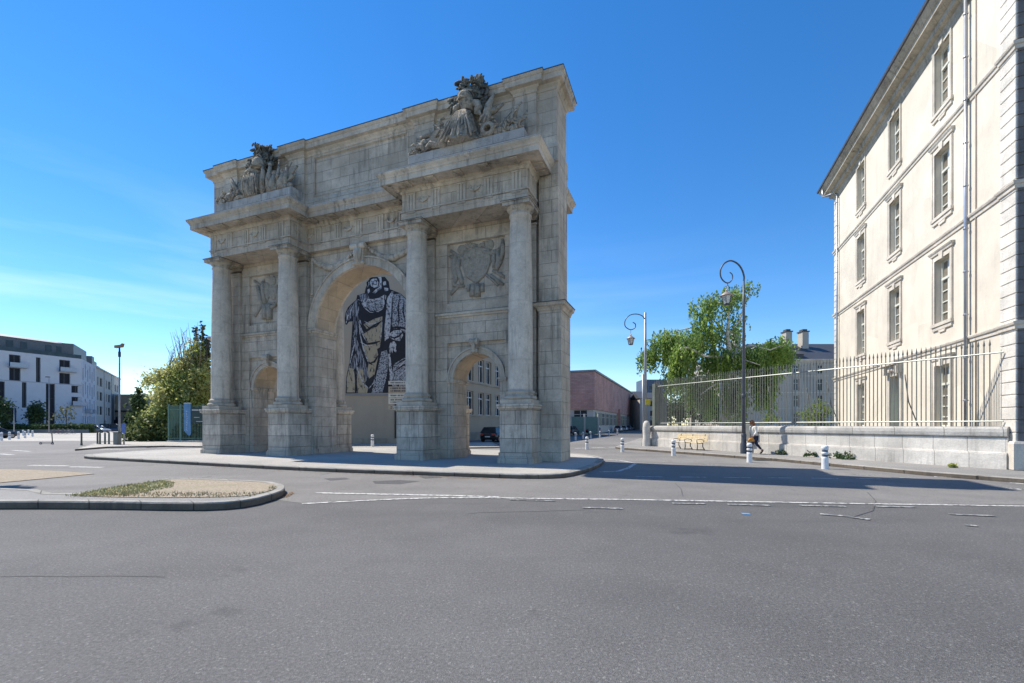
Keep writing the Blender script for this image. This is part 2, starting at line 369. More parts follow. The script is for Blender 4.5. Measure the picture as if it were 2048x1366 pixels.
# markings
def line(pix, w, z=.004, mat=None, seg=True):
    z += .005; P = [Vector(G(x, y)) for x, y in pix]; vs = []; fs = []
    for i, p in enumerate(P):
        t = (P[min(i+1,len(P)-1)]-P[max(i-1,0)]).normalized(); n = Vector((-t.y, t.x))*w/2
        vs += [(p.x+n.x, p.y+n.y, z), (p.x-n.x, p.y-n.y, z)]
    for i in range(len(P)-1): fs.append((2*i, 2*i+1, 2*i+3, 2*i+2))
    return struct(MB().add(vs, fs).build('road_marking', mat or M_paint))
line([(604,1008),(700,1003),(800,998.5),(880,996),(980,996),(1100,998),(1250,999.5),(1500,1004),(1700,1007.5),(1900,1010.5),(2060,1013)], .12)
line([(632,986.5),(700,988),(800,990),(900,992),(1000,995)], .15, .008)
line([(650,934),(0+640,933)], .1)
line([(1020,1000.5),(1110,1002.5)], .08, .008, M_paint_worn)
for a, b in (((1345,1007.5),(1410,1008.5)),((1455,1009.5),(1540,1012)),((1600,1011.8),(1690,1013.6)),((1750,1013.6),(1830,1015)),((1165,1016),(1245,1018)),((1640,1029),(1700,1034)),((1700,1035),(1740,1040)),((1930,1051),(1955,1053)),((1900,1029),(1990,1033))): line([a, b], .12, .008, M_paint_worn)
line([(1200,944),(1235,943),(1255,937),(1272,927),(1240,921),(1205,919)], .16)
for k in range(6): line([(1272+k*88, 953.6+k*.8), (1325+k*88, 954.2+k*.8)], .10)
for k in range(8): line([(1250+k*76, 918+k*5.2), (1292+k*76, 920.8+k*5.2)], .12, mat=M_paint_worn)
line([(1868,953),(1960,958)], .3); line([(1985,973),(2048,980)], .35, mat=M_paint_worn); line([(2020,966),(2048,968)], .2)
for a, b in (((60,931),(135,932)),((140,934),(205,935)),((26,901),(60,903)),((200,899),(250,900)),((0,908),(25,910))): line([a, b], .25)
for k in range(4): line([(1150+k*34, 897.0-k*1.1), (1174+k*34, 896.2-k*1.1)], .35)
line([(1010,892),(1135,895)], .3)
# oval metal covers, cracks and tar seams
M_tar = plain('tar_seam', (.088,.087,.088), .9, var=.3)
line([(-20,1154),(60,1152.5),(140,1153.5),(230,1152),(330,1154)], .012, .003, M_tar)
for c in ([(935,1028),(965,1025),(1060,1023.5),(1180,1019.5)], [(640,951),(662,946),(680,943)], [(1350,967),(1362,978),(1366,993)], [(1735,985),(1752,1003),(1745,1022),(1700,1036)]):
    line(c, .022, .003, M_tar)
line([(1484,1028),(1500,1028.6)], .13, .004, plain('blue_marking', (.10,.30,.60), .6, var=.4, scale=20))
M_patch = asphalt('asphalt_patch', (.09,.09,.093), False)
for c in ([(745,962),(800,960),(840,962),(800,968),(750,967)], [(648,957),(690,955),(700,958),(660,961)], [(838,953),(870,951),(885,955),(850,957)]): sheet('asphalt_patch', c, .0085, M_patch)
struct(MB().box(-.55,.55,-.14,.14,.0,.02).build('drain_cover', plain('drain_dark', (.02,.02,.02)), loc=(G(1532,921)[0], G(1532,921)[1]-.05, .005)))

# ---------------- the triumphal gate ----------------
GA = atan2(-.3599, .9330)
gate = thing('triumphal_arch', 'tall weathered limestone triumphal gate with three arches, columns and carved trophies', 'triumphal arch', (.756, 17.4, 0), GA)
CU = [-17.98, -13.19, -5.57, -.67]; ZB = .14; VM = 4.45
ENT = 10.57
def mir(v): return VM-v
def wall_arch(mb, u0, u1, z0, z1, uc, hw, sp, v0, v1, n=28):
    """wall with a round headed passage"""
    mb.box(u0, uc-hw, v0, v1, z0, z1); mb.box(uc+hw, u1, v0, v1, z0, z1)
    for i in range(n):
        a, b = pi-pi*i/n, pi-pi*(i+1)/n
        xa, za, xb, zb = uc+hw*cos(a), sp+hw*sin(a), uc+hw*cos(b), sp+hw*sin(b)
        mb.quad((xa,v0,za),(xb,v0,zb),(xb,v0,z1),(xa,v0,z1)); mb.quad((xa,v1,za),(xa,v1,z1),(xb,v1,z1),(xb,v1,zb))
    mb.quad((uc-hw,v0,z1),(uc+hw,v0,z1),(uc+hw,v1,z1),(uc-hw,v1,z1))
def soffit(mb, uc, hw, sp, v0, v1, n=28):
    for i in range(n):
        a, b = pi*i/n, pi*(i+1)/n
        mb.quad((uc+hw*cos(a),v0,sp+hw*sin(a)),(uc+hw*cos(b),v0,sp+hw*sin(b)),(uc+hw*cos(b),v1,sp+hw*sin(b)),(uc+hw*cos(a),v1,sp+hw*sin(a)))
VF, VB = 1.60, 2.85
SIDE = [-15.585, -3.12]; CEN = -9.38
core = MB()
for uc, (a, b) in zip(SIDE, ((-17.98, -13.19), (-5.57, -.67))): wall_arch(core, a, b, ZB, ENT, uc, 1.15, 3.67, VF, VB)
wall_arch(core, CU[1], CU[2], ZB, ENT, CEN, 2.9, 6.62, VF, VB)
core.box(-19.2, CU[0], VF-.06, VB, ZB, ENT+1.8); core.box(CU[3], .42, VF-.06, VB, ZB, ENT+1.8)
core.box(-18.2, -.45, .35, VM-.35, ENT+.02, 12.2) if False else None
core.build('wall', M_gate, gate)
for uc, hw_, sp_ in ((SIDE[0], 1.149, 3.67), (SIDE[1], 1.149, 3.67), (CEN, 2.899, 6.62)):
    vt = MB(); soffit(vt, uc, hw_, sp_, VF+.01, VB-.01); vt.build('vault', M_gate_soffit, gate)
# facing: frames round the panels, impost bands, strings (front and back)
fr = MB(); st = MB()
for uc in SIDE:
    l, r = uc-2.0, uc+2.0
    for f in (lambda v: v, mir):
        def B(mb, u0, u1, v0, v1, z0, z1):
            a, b = sorted((f(v0), f(v1))); mb.box(u0, u1, a, b, z0, z1)
        if f is mir: B = (lambda mb, u0, u1, v0, v1, z0, z1: mb.box(u0, u1, VB-.02, VB+(VF-v0), z0, z1))
        B(fr, l, uc-1.42, 1.47, VF+.02, ZB, 5.36); B(fr, uc+1.42, r, 1.47, VF+.02, ZB, 5.36)
        B(fr, l, r, 1.47, VF+.02, 5.363, 6.5); B(fr, l, r, 1.47, VF+.02, 6.70, 7.15)
        B(fr, l, uc-1.42, 1.47, VF+.02, 7.153, 9.86); B(fr, uc+1.42, r, 1.47, VF+.02, 7.153, 9.86); B(fr, l, r, 1.47, VF+.02, 9.863, ENT)
        B(st, l, r, 1.40, VF+.02, 6.50, 6.60); B(st, l, r, 1.34, VF+.02, 6.60, 6.70)
    for s in (-1, 1):
        a, b = sorted((uc+s*1.10, uc+s*1.50)); st.box(a, b, 1.44, 3.02, 3.56, 3.64); a, b = sorted((uc+s*1.07, uc+s*1.50)); st.box(a, b, 1.41, 3.05, 3.64, 3.72)
        a, b = sorted((uc+s*1.152, uc+s*1.42)); fr.box(a, b, 1.52, VF+.02, ZB, 3.56); 
        a, b = sorted((uc+s*1.10, uc+s*1.44)); fr.box(a, b, 1.50, 2.95, ZB, .45)
for s in (-1, 1):
    a, b = sorted((CEN+s*2.84, CEN+s*3.37)); st.box(a, b, 1.40, 3.05, 6.42, 6.52); a, b = sorted((CEN+s*2.80, CEN+s*3.37)); st.box(a, b, 1.36, 3.09, 6.52, 6.64)
    a, b = sorted((CEN+s*2.902, CEN+s*3.37)); fr.box(a, b, 1.46, VF+.02, ZB, 6.42); fr.box(a, b, VB-.02, 2.97, ZB, 6.42)
    a, b = sorted((CEN+s*2.84, CEN+s*3.40)); fr.box(a, b, 1.40, 3.0, ZB, .42)
fr.build('wall_facing', M_gate, gate); st.build('string_course', M_gate_pale, gate, .01)
for uc, r0, r1, sp, vv in ((SIDE[0],1.152,1.42,3.72,1.50),(SIDE[1],1.152,1.42,3.72,1.50),(CEN,2.902,3.34,6.64,1.44)):
    a = MB(); a.arc(uc, sp-.02 if uc != CEN else sp-.02, r0, r1-.07, vv, VF+.02, n=30); a.arc(uc, sp-.02, r1-.075, r1, vv-.06, VF+.02, n=30)
    a.arc(uc, sp-.02, r0, r1, VB-.02, VB+.12, n=30); a.build('archivolt', M_gate_pale, gate)
    k = MB(); hw = .17 if uc != CEN else .34; zt = sp+r1+(.28 if uc != CEN else .52); zb = sp+r0-.03
    k.xz([(uc-hw*.72, zb),(uc+hw*.72, zb),(uc+hw, zt),(uc-hw, zt)], vv-.16, VF)
    M = Matrix.Translation((uc, vv-.18, zt-.10)) @ Matrix.Rotation(pi/2, 4, 'Y'); k.lathe([(.13,-hw*1.25),(.16,-hw*1.1),(.13,-hw*.3),(.13,hw*.3),(.16,hw*1.1),(.13,hw*1.25)], 12, M=M)
    for q in (-.5, 0, .5): k.tube([(uc+q*hw*.9, vv-.17, zt-.05),(uc+q*hw*.8, vv-.22, (zt+zb)/2+.05),(uc+q*hw*.65, vv-.16, zb+.03)], [.045*hw/.17,.055*hw/.17,.03*hw/.17], 6)
    M = Matrix.Translation((uc, vv-.15, zb+.08)) @ Matrix.Rotation(pi/2, 4, 'Y'); k.lathe([(.07,-hw),(.09,-hw*.8),(.07,0),(.09,hw*.8),(.07,hw)], 10, M=M)
    k.build('keystone', M_gate_pale, gate)
# pedestals, columns, responds
def pedestal():
    p = MB(); p.box(-.672,.672,0.0,1.58,.40,2.26); p.box(-.74,.74,-.07,1.55,ZB-.1,.34); p.box(-.705,.705,-.035,1.56,.34,.41)
    p.box(-.70,.70,-.03,1.56,2.24,2.30); p.box(-.76,.76,-.09,1.57,2.30,2.40); p.box(-.79,.79,-.12,1.575,2.40,2.48); return p
def shaft_prof(r0, r1, z0, z1):
    out = []
    for i in range(13):
        t = i/12; out.append((r0-(r0-r1)*(max(0, t-.3)/.7)**1.6, z0+(z1-z0)*t))
    return out
mp_ = {}
def column_parts(par, first):
    if first:
        b = MB(); b.box(-.64,.64,-.64,.64,2.48,2.66)
        b.lathe([(.60,2.66),(.66,2.70),(.67,2.76),(.62,2.82),(.56,2.84),(.55,2.88),(.59,2.92),(.60,2.97),(.56,3.01),(.52,3.03),(.51,3.08)], 40)
        s = MB().lathe(shaft_prof(.50,.425,3.08,10.02)+[(.46,10.04),(.46,10.09),(.425,10.11)], 40)
        c = MB(); c.lathe([(.425,10.10),(.425,10.20),(.44,10.205),(.44,10.23),(.47,10.235),(.50,10.28),(.545,10.34),(.56,10.37)], 40); c.box(-.58,.58,-.58,.58,10.37,10.50); c.box(-.62,.62,-.62,.62,10.50,ENT-.004)
        for a in range(4): c.ell((.445*cos(a*pi/2+pi/4*0), .445*sin(a*pi/2), 10.17), (.05,.05,.045), 8, 5)
        ld = MB().box(-.635,.635,-.635,.635,ENT-.03,ENT-.012)
        mp_['b'], mp_['s'], mp_['c'], mp_['l'] = [q.build(n, m, par, bv) for q, n, m, bv in ((b,'base',M_gate_pale,.01),(s,'shaft',M_col,0),(c,'capital',M_gate_pale,.01),(ld,'lead_flashing',M_lead,0))]
        return
    for k in 'bscl':
        o = mp_[k].copy(); COL.objects.link(o); o.parent = par
ped_me = None; first = True
for back in (0, 1):
    for i, u in enumerate(CU):
        if first: ped = pedestal().build('pedestal', M_ped, gate, .015)
        else: ped = ped.copy(); COL.objects.link(ped); ped.parent = gate
        ped.location = (u, VM if back else 0, 0); ped.rotation_euler = (0, 0, pi if back else 0)
        c = bpy.data.objects.new('column', None); COL.objects.link(c); c.parent = gate; c.location = (u, mir(.6) if back else .6, 0); c.empty_display_size = .2
        column_parts(c, first)
        if first:
            ps = MB(); ps.box(-.43,.43,-.02,.4,2.48,10.02)
            ps.box(-.52,.52,-.12,.36,2.48,2.66); ps.box(-.50,.50,-.10,.36,2.66,2.80); ps.box(-.46,.46,-.05,.36,2.80,2.90); ps.box(-.48,.48,-.07,.36,2.90,3.0)
            ps.box(-.46,.46,-.05,.36,10.02,10.10); ps.box(-.45,.45,-.04,.36,10.22,10.28); ps.box(-.49,.49,-.08,.36,10.28,10.37); ps.box(-.54,.54,-.13,.36,10.37,ENT-.004)
            pil = ps.build('pilaster', M_gate, gate, .01)
        else: pil = pil.copy(); COL.objects.link(pil); pil.parent = gate
        pil.location = (u, mir(1.32) if back else 1.32, 0); pil.rotation_euler = (0, 0, pi if back else 0)
        if back: pil.location = (u, 2.85+.28, 0)
        first = False
# entablature
Z1, Z2, Z3 = 11.0, 11.76, 12.42
path = [(-18.2,VF),(-18.2,.15),(-12.60,.15),(-12.60,1.32),(-6.06,1.32),(-6.06,.15),(-.22,.15),(-.22,VF)]
pathb = [(u, mir(v)) for u, v in path][::-1]
ent = MB(); cor = MB(); tr = MB()
for p in (path, pathb):
    ent.sweep(p, [(-.6,ENT),(0,ENT),(0,ENT+.20),(.015,ENT+.205),(.015,Z1-.07),(.06,Z1-.065),(.06,Z1),(-.6,Z1)])
    ent.sweep(p, [(-.6,Z1),(-.015,Z1+.002),(-.015,Z2),(-.6,Z2)])
    cor.sweep(p, [(-.6,Z2-.01),(.03,Z2),(.05,Z2+.04),(.10,Z2+.09),(.14,Z2+.10),(.14,Z2+.20),(.62,Z2+.225),(.64,Z2+.20),(.66,Z2+.20),(.66,Z2+.42),(.69,Z2+.44),(.71,Z2+.50),(.76,Z2+.56),(.79,Z2+.60),(.79,Z3),(-.6,Z3+.03)])
ent.box(-18.19,-12.61,.16,mir(.16),ENT+.003,Z2); ent.box(-6.05,-.23,.16,mir(.16),ENT+.003,Z2); ent.box(-12.7,-6,1.33,mir(1.33),ENT+.003,Z2)
cor.box(-18.1,-12.7,.2,mir(.2),Z2,Z3+.02); cor.box(-6,-.3,.2,mir(.2),Z2,Z3+.02); cor.box(-12.8,-5.9,1.35,mir(1.35),Z2,Z3+.02)
ent.build('entablature', M_gate, gate); cor.build('cornice', M_gate_pale, gate)
lead = MB()
for p in (path, pathb): lead.sweep(p, [(.5,Z3+.004),(.805,Z3+.002),(.805,Z3+.03),(-.3,Z3+.06)])
lead.build('lead_flashing', plain('pale_zinc', (.42,.42,.42), .5), gate)
M_shade = M_gate
def tri(u, v, side=1):
    tr = MB()
    """triglyph of three bars with guttae and a mutule above"""
    for k in (-1, 0, 1): tr.box(u+k*.15-.05, u+k*.15+.05, v-.055, v+.02, Z1+.005, Z2-.10)
    tr.box(u-.22, u+.22, v-.07, v+.02, Z2-.10, Z2-.03); tr.box(u-.21, u+.21, v-.025, v+.02, Z1+.004, Z2-.1)
    tr.box(u-.21, u+.21, v-.07, v+.01, Z1-.12, Z1-.085)
    for k in range(6): tr.box(u-.19+k*.068, u-.155+k*.068, v-.06, v+.01, Z1-.16, Z1-.12)
    tr.box(u-.21, u+.21, v-.60, v-.14, Z2+.165, Z2+.205)
    for i in range(6):
        for j in range(3): tr.box(u-.19+i*.068, u-.155+i*.068, v-.56+j*.14, v-.50+j*.14, Z2+.14, Z2+.165)
    tr.build('triglyph', M_gate_pale, gate)
FU = []
for a, b, v in ((CU[0], CU[1], .165), (CU[2], CU[3], .165)):
    for k in range(5): tri(a+(b-a)*k/4, v); 
    FU += [(a+(b-a)*(k+.5)/4, v, k) for k in range(4)]
for k in range(1, 6): tri(CU[1]+(CU[2]-CU[1])*k/6, 1.335)
FU += [(CU[1]+(CU[2]-CU[1])*(k+.5)/6, 1.335, k) for k in range(0, 6)]
for u, v, k in FU:
    tr = MB()     # carved metopes: helmets, shields, drapery
    if k % 2 == 0: 
        tr.ell((u, v+.005, Z1+.38), (.17,.05,.14), 10, 6); tr.tube([(u-.27,v,Z1+.5),(u-.16,v-.05,Z1+.34),(u,v-.05,Z1+.28),(u+.16,v-.05,Z1+.34),(u+.27,v,Z1+.5)], [.02,.04,.05,.04,.02], 6)
        tr.tube([(u-.2,v,Z1+.55),(u+.2,v,Z1+.2)], .02, 5)
    else: tr.box(u-.28, u+.28, v-.004, v+.01, Z1+.1, Z2-.16)
    tr.build('metope_carving', M_gate_pale, gate)
# triglyphs on the returns
for uu, sgn in ((-12.615, 1), (-.235, 1)):
    for vv in (.45, 1.0):
        tr = MB()
        for k in (-1, 0, 1): tr.box(uu-.02, uu+.055, vv+k*.13-.045, vv+k*.13+.045, Z1+.005, Z2-.1)
        tr.box(uu-.02, uu+.07, vv-.2, vv+.2, Z2-.1, Z2-.03); tr.box(uu-.02, uu+.07, vv-.2, vv+.2, Z1-.12, Z1-.085)
        tr.box(uu+.14, uu+.58, vv-.19, vv+.19, Z2+.165, Z2+.205); tr.build('triglyph', M_gate_pale, gate)
# end buttresses
for s, e in ((-.11, .86), (-19.62, -18.65)):
    bt = MB(); x0, x1 = s, e
    bt.box(x0, x1, 1.22, 2.78, ZB, 6.36)
    up0, up1 = (x0, x1-.14) if s > -1 else (x0+.14, x1)
    bt.sweep([(x0,2.78),(x0,1.22),(x1,1.22),(x1,2.78)], [(-.3,6.30),(.0,6.34),(.04,6.36),(.05,6.42),(.10,6.50),(.18,6.54),(.18,6.60),(.22,6.66),(-.4,6.70)])
    bt.box(x0+.0, x1, 1.23, 2.79, 6.3, 6.66)
    bt.box(up0, up1, 1.28, 2.76, 6.66, 12.6)
    bt.build('buttress', M_gate, gate, .012)
bl = MB().sweep([(-.11,2.78),(-.11,1.22),(.86,1.22),(.86,2.78)], [(.0,6.705),(.23,6.67),(.23,6.69),(-.3,6.72)]).build('lead_flashing', M_lead, gate)
# attic
at = MB(); A0, A1 = -19.5, .66; AV, AB = 1.25, 2.85
at.box(A0, A1, AV+.08, AB, 12.3, 15.6)
at.box(A0, -12.15, AV, AV+.1, 13.35, 15.3) ; at.box(-6.5, A1, AV, AV+.1, 13.35, 15.3)
at.box(A0, A1, AV, AV+.1, 15.303, 15.55); at.box(A0, A1, AV, AV+.1, 12.45, 13.347)
at.sweep([(-12.15,AV),(-6.5,AV)], [(-.09,15.22),(-.03,15.26),(.02,15.28),(.02,15.33),(-.05,15.33)]); at.box(-12.2,-12.1,AV-.02,AV+.05,13.33,15.33); at.box(-6.55,-6.45,AV-.02,AV+.05,13.33,15.33); at.box(-12.2,-6.45,AV-.02,AV+.05,13.30,13.36)
strips = [(-18.5,-17.5),(-13.72,-12.68),(-6.06,-5.02),(-1.15,-.17)]
for a, b in strips: at.box(a, b, AV-.13, AV+.05, 12.45, 15.55)
pth = [(A0, AB), (A0, AV)]
for a, b in strips: pth += [(a, AV), (a, AV-.13), (b, AV-.13), (b, AV)]
pth += [(A1, AV), (A1, AB)]
at.sweep(pth, [(-.05,12.42),(.07,12.44),(.07,13.12),(.03,13.18),(-.05,13.2)])
at.box(A0+.01, A1-.01, AV+.05, AB-.01, 15.5, 15.98)
at.build('attic', M_gate, gate)
ac = MB().sweep(pth+[(A0, AB)], [(-.05,15.36),(.03,15.40),(.05,15.50),(.12,15.58),(.14,15.62),(.30,15.66),(.31,15.86),(.34,15.88),(.38,15.95),(.38,16.0),(-.6,16.06)]); ac.build('attic_cornice', M_gate_pale, gate)
MB().sweep(pth+[(A0, AB)], [(.2,16.012),(.395,16.002),(.395,16.035),(-.8,16.09)]).build('lead_flashing', M_lead, gate)
MB().box(A0+.3, A1-.3, AV+.3, AB-.3, 15.9, 16.10).build('attic_roof', M_lead, gate)
# sculpture bases over the side bays
M_plinth = stone('stained_plinth_stone', (.38,.37,.35), 1.4, 1.2, .008, 1.0, patch=.05)
for a, b in ((-18.3,-12.75),(-5.9,-.45)): sb = MB(); sb.box(a, b, .40, AV, 12.44, 13.58); sb.box(a-.05, b+.05, .36, AV, 12.44, 12.62); sb.build('trophy_plinth', M_plinth, gate, .02)
ST = []
def leafcluster(mb, c, r, n, size):
    for _ in range(n):
        a = random.uniform(0, 2*pi); q = random.uniform(.35, 1)**.6; e = random.uniform(-.5, 1)
        p = Vector((c[0]+cos(a)*r*q, c[1]-.05+random.uniform(-.18,.18), c[2]+sin(a)*r*q*1.05))
        M = Matrix.Translation(p) @ Matrix.Rotation(-(a-pi/2)+random.uniform(-.7,.7), 4, 'Y') @ Matrix.Rotation(random.uniform(-.6,.6), 4, 'X')
        mb.ell((0,0,0), (size*.30, size*.12, size*random.uniform(.45,.75)), 6, 4, M)
def trophy(cu, flip):
    """carved trophy: an armoured bust over a draped skirt, laurel behind, shields, cannon barrels, flags"""
    g = bpy.data.objects.new('trophy_sculpture', None); COL.objects.link(g); g.parent = gate; g.location = (cu, .72, 13.58); g.scale = (1,1,.93); g.empty_display_size = .2
    f = MB()
    if not flip:
        f.lathe([(.74,.0),(.64,.22),(.60,.5),(.52,.8),(.47,1.1),(.36,1.42),(.22,1.6),(.17,1.68)], 96, (-.12,0,0), flute=lambda a, t: (.20*abs(sin(a*4+t*2.2))+.09*sin(a*13+1+t*5)+.05*sin(a*29+t*3))*(1-t*.5)-.08)
        for k in range(9): x = -.5+k*.11; f.tube([(x*.45-.1,-.30,1.5),(x*.9-.1,-.52,.95),(x*1.5-.18+.05*sin(k),-.60,.3),(x*1.8-.2,-.62,.0)], [.03,.05,.06,.045], 6)
        f.tube([(.3,-.3,1.3),(.0,-.5,1.0),(-.4,-.48,.62),(-.62,-.3,.2)], [.07,.1,.09,.05], 8); f.tube([(.35,-.3,.9),(.1,-.55,.5),(-.1,-.55,.1)], [.05,.09,.05], 7)
        f.lathe([(.22,1.6),(.26,1.66),(.30,1.8),(.34,1.98),(.30,2.1),(.16,2.18)], 26, (.02,0,0), flute=lambda a, t: .06*sin(a*9)*sin(t*9))
        f.lathe([(.25,2.0),(.28,2.06),(.31,2.16),(.30,2.28),(.22,2.40),(.08,2.47)], 22, (-.06,-.08,0), flute=lambda a, t: .04*sin(a*6)); f.tube([(-.38,-.2,2.08),(-.1,-.42,2.02),(.22,-.25,2.06)], [.03,.05,.03], 6); f.tube([(-.3,-.1,2.2),(-.1,-.1,2.56),(.25,.0,2.5),(.34,.05,2.15)], [.05,.07,.07,.04], 6)
        f.tube([(.22,0,1.95),(.5,-.05,1.8),(.62,-.1,1.55),(.5,-.2,1.3)], [.14,.17,.15,.09], 9); f.tube([(-.26,-.05,1.95),(-.5,-.1,1.78),(-.55,-.15,1.5)], [.12,.14,.08], 8)
        for k in range(6): f.tube([(.45+.05*k,-.18,1.55-.04*k),(.47+.06*k,-.24,1.2-.03*k)], [.035,.02], 5)
    else:
        f.lathe([(.42,0),(.5,.25),(.54,.6),(.50,1.0),(.38,1.3),(.22,1.45)], 60, (.1,0,0), flute=lambda a, t: .08*sin(a*6+t*3)+.03*sin(a*17))
        for k in range(8): x = -.4+k*.12; f.tube([(x+.1,-.42,1.15),(x*1.1+.1,-.52,.7),(x*1.1+.08+.04*sin(k*2),-.46,.25),(x+.1,-.4,0)], [.03,.045,.04,.03], 6)
        f.tube([(.45,-.1,1.3),(.0,-.25,1.5),(-.4,-.2,1.45),(-.62,-.1,1.25)], [.14,.15,.12,.07], 8)
        f.tube([(-.58,-.15,1.32),(-.50,-.2,.85),(-.36,-.22,.4),(-.2,-.25,.02)], [.10,.11,.08,.14], 8); f.tube([(-.42,-.3,1.0),(-.36,-.3,.5)], .06, 6)
        f.lathe([(.22,1.5),(.30,1.62),(.33,1.8),(.30,2.0),(.20,2.14),(.06,2.2)], 20, (.38,-.1,0), flute=lambda a, t: .05*sin(a*5)); f.lathe([(.38,1.56),(.42,1.60),(.30,1.68)], 18, (.36,-.1,0)); f.tube([(.66,-.15,1.72),(.78,-.2,1.2),(.72,-.22,.6),(.78,-.2,.02)], [.05,.12,.15,.12], 9)
        f.ell((-.02,-.38,1.2), (.09,.06,.11), 8, 5); f.tube([(.1,-.3,2.0),(.38,-.1,2.36),(.66,.05,2.0)], [.05,.08,.04], 6)
    f.build('armour_figure', M_statue, g)
    lf = MB(); c = (.12,.22,2.08) if not flip else (.32,.2,1.98)
    for q in range(11):
        an = -.35+q*(pi+.7)/10; ln = .62+.16*sin(q*2.3)+(.22 if 3 < q < 7 else 0); e = (c[0]+cos(an)*ln, c[2]+sin(an)*ln)
        lf.tube([(c[0]+cos(an)*.2, c[1]-.02, c[2]+sin(an)*.2),(e[0],c[1]-.1,e[1])], [.05,.03], 5); leafcluster(lf, (e[0],c[1]-.08,e[1]), .23, 18, .30); leafcluster(lf, ((e[0]+c[0])/2,c[1],(e[1]+c[2])/2), .2, 9, .27)
    lf.build('laurel_wreath', M_statue_dark, g)
    s = MB()
    def disc(u, z, r, tilt=0, y=-.05, thick=.10):
        M = Matrix.Translation((u, y, z)) @ Matrix.Rotation(tilt, 4, 'Y') @ Matrix.Rotation(pi/2, 4, 'X'); s.lathe([(r,0),(r*.98,thick*.5),(r*.7,thick),(r*.2,thick*1.5)], 22, M=M)
    if not flip:
        disc(-1.05,.62,.62,0,.05); disc(-.75,1.18,.42,.1,.15); 
        s.box(-1.72,-.98,-.22,.25,.05,.95); s.xz([(-1.6,.95),(-1.95,.55),(-1.5,.35)], -.1,.1)
        M = Matrix.Translation((1.12,-.30,.30)) @ Matrix.Rotation(pi/2, 4, 'X'); s.lathe([(.16,-.1),(.30,-.1),(.33,0),(.30,.1),(.16,.1)], 20, M=M, cap=False); s.lathe([(.16,.1),(.16,-.1)], 20, M=M, cap=False)
        s.tube([(.75,.0,.05),(.95,-.1,.8),(1.05,-.1,1.5),(1.28,-.05,2.05)], [.18,.24,.16,.04], 8); s.tube([(.9,0,1.2),(1.3,-.05,1.25),(1.7,0,1.5)], [.14,.12,.05], 7); s.tube([(.8,-.1,.9),(1.2,-.15,.6)], [.14,.1], 7)
        s.tube([(.6,-.2,.12),(1.2,-.2,.16),(1.9,-.1,.42),(2.4,0,.62)], [.1,.12,.14,.12], 8)
        for p in (((1.3,0,.3),(2.5,0,1.35),.035), ((1.5,0,.2),(2.72,0,.62),.05), ((1.7,.1,.2),(2.1,0,1.0),.05)): s.tube([p[0], p[1]], p[2], 6)
        s.tube([(2.0,-.05,.55),(2.15,-.1,.85),(2.35,-.1,1.05),(2.2,0,.8),(1.95,0,.6)], [.05,.08,.06,.08,.05], 6); s.tube([(1.9,-.15,.25),(2.15,-.2,.5),(2.35,-.2,.3),(2.6,-.2,.5)], .09, 7)
        for k in range(7): s.ell((1.45+k*.18, -.2, .12+.05*(k%2)), (.13,.14,.12+.06*(k%3)), 8, 5, jit=.1)
        s.tube([(-1.35,-.15,.18),(-2.1,-.1,.45),(-2.75,0,.75)], [.13,.1,.05], 7); s.tube([(-1.2,.0,.85),(-1.7,.0,1.02),(-2.2,-.05,.9),(-2.45,0,.95)], [.1,.12,.1,.04], 7)
        s.tube([(-1.1,-.1,1.25),(-1.35,-.1,1.5),(-1.1,0,1.6)], .05, 6); s.tube([(-1.25,-.1,1.2),(-1.28,-.1,1.5)], .05, 6); s.tube([(-1.05,-.1,1.0),(-1.6,-.1,1.35)], .04, 6)
        s.ell((-1.0,-.3,.16), (.24,.2,.2), 10, 6); s.tube([(-1.1,-.25,.1),(-1.6,-.3,.28),(-1.9,-.25,.12)], [.12,.17,.1], 8); s.tube([(-1.9,-.2,.1),(-2.2,-.2,.42),(-2.5,-.15,.1)], [.1,.15,.08], 8); s.ell((-2.05,-.1,.55), (.17,.17,.2), 10, 6)
        for k in range(6): s.ell((-2.25-k*.1, -.15, .12), (.1,.12,.10+.05*(k%2)), 7, 5, jit=.1)
        s.box(-2.75,-2.6,-.2,.1,0,.32)
    else:
        disc(-1.15,.75,.55,0,.1); disc(-1.5,.35,.45,.3,-.05)
        s.tube([(-1.0,.0,.1),(-1.4,-.1,.9),(-1.7,-.1,1.45),(-1.95,0,1.62)], [.16,.15,.09,.03], 8); s.tube([(-1.5,-.1,.85),(-2.0,-.15,.35),(-2.1,-.15,.1)], [.09,.07,.04], 6)
        s.ell((-1.6,-.12,.3), (.38,.3,.3), 12, 7, jit=.06); s.tube([(-1.2,-.25,.05),(-.8,-.28,.15),(-.4,-.25,.06)], .1, 7); s.ell((-2.4,.1,.1), (.6,.2,.16), 12, 6, jit=.08)
        for u, h, r in ((1.15,1.55,.15),(1.45,1.0,.20),(1.78,1.62,.09),(2.05,.95,.22),(2.3,1.2,.12)):
            s.tube([(u,-.12,.05),(u-.05,-.16,h*.5),(u+.04,-.12,h)], [r*1.2,r,r*.55], 8); s.ell((u+.03,-.12,h+.08), (r*.7,r*.7,r*.7), 8, 5)
        s.tube([(1.7,0,.4),(2.55,0,1.55)], .035, 6); s.tube([(1.9,0,.3),(2.9,0,1.25)], .06, 6); s.tube([(2.2,-.1,.3),(2.75,-.1,.7)], [.06,.12], 7)
        for k in range(5): s.ell((1.3+k*.33,-.2,.14), (.17,.14,.14), 8, 5, jit=.12)
        s.tube([(2.45,-.1,.12),(2.72,-.05,-.15),(2.80,.0,-.6),(2.84,.1,-.95)], [.16,.14,.1,.06], 7)
    # small clutter: arrows, plumes, straps, spear heads and folds between the big pieces
    rq = random.Random(3 if flip else 4)
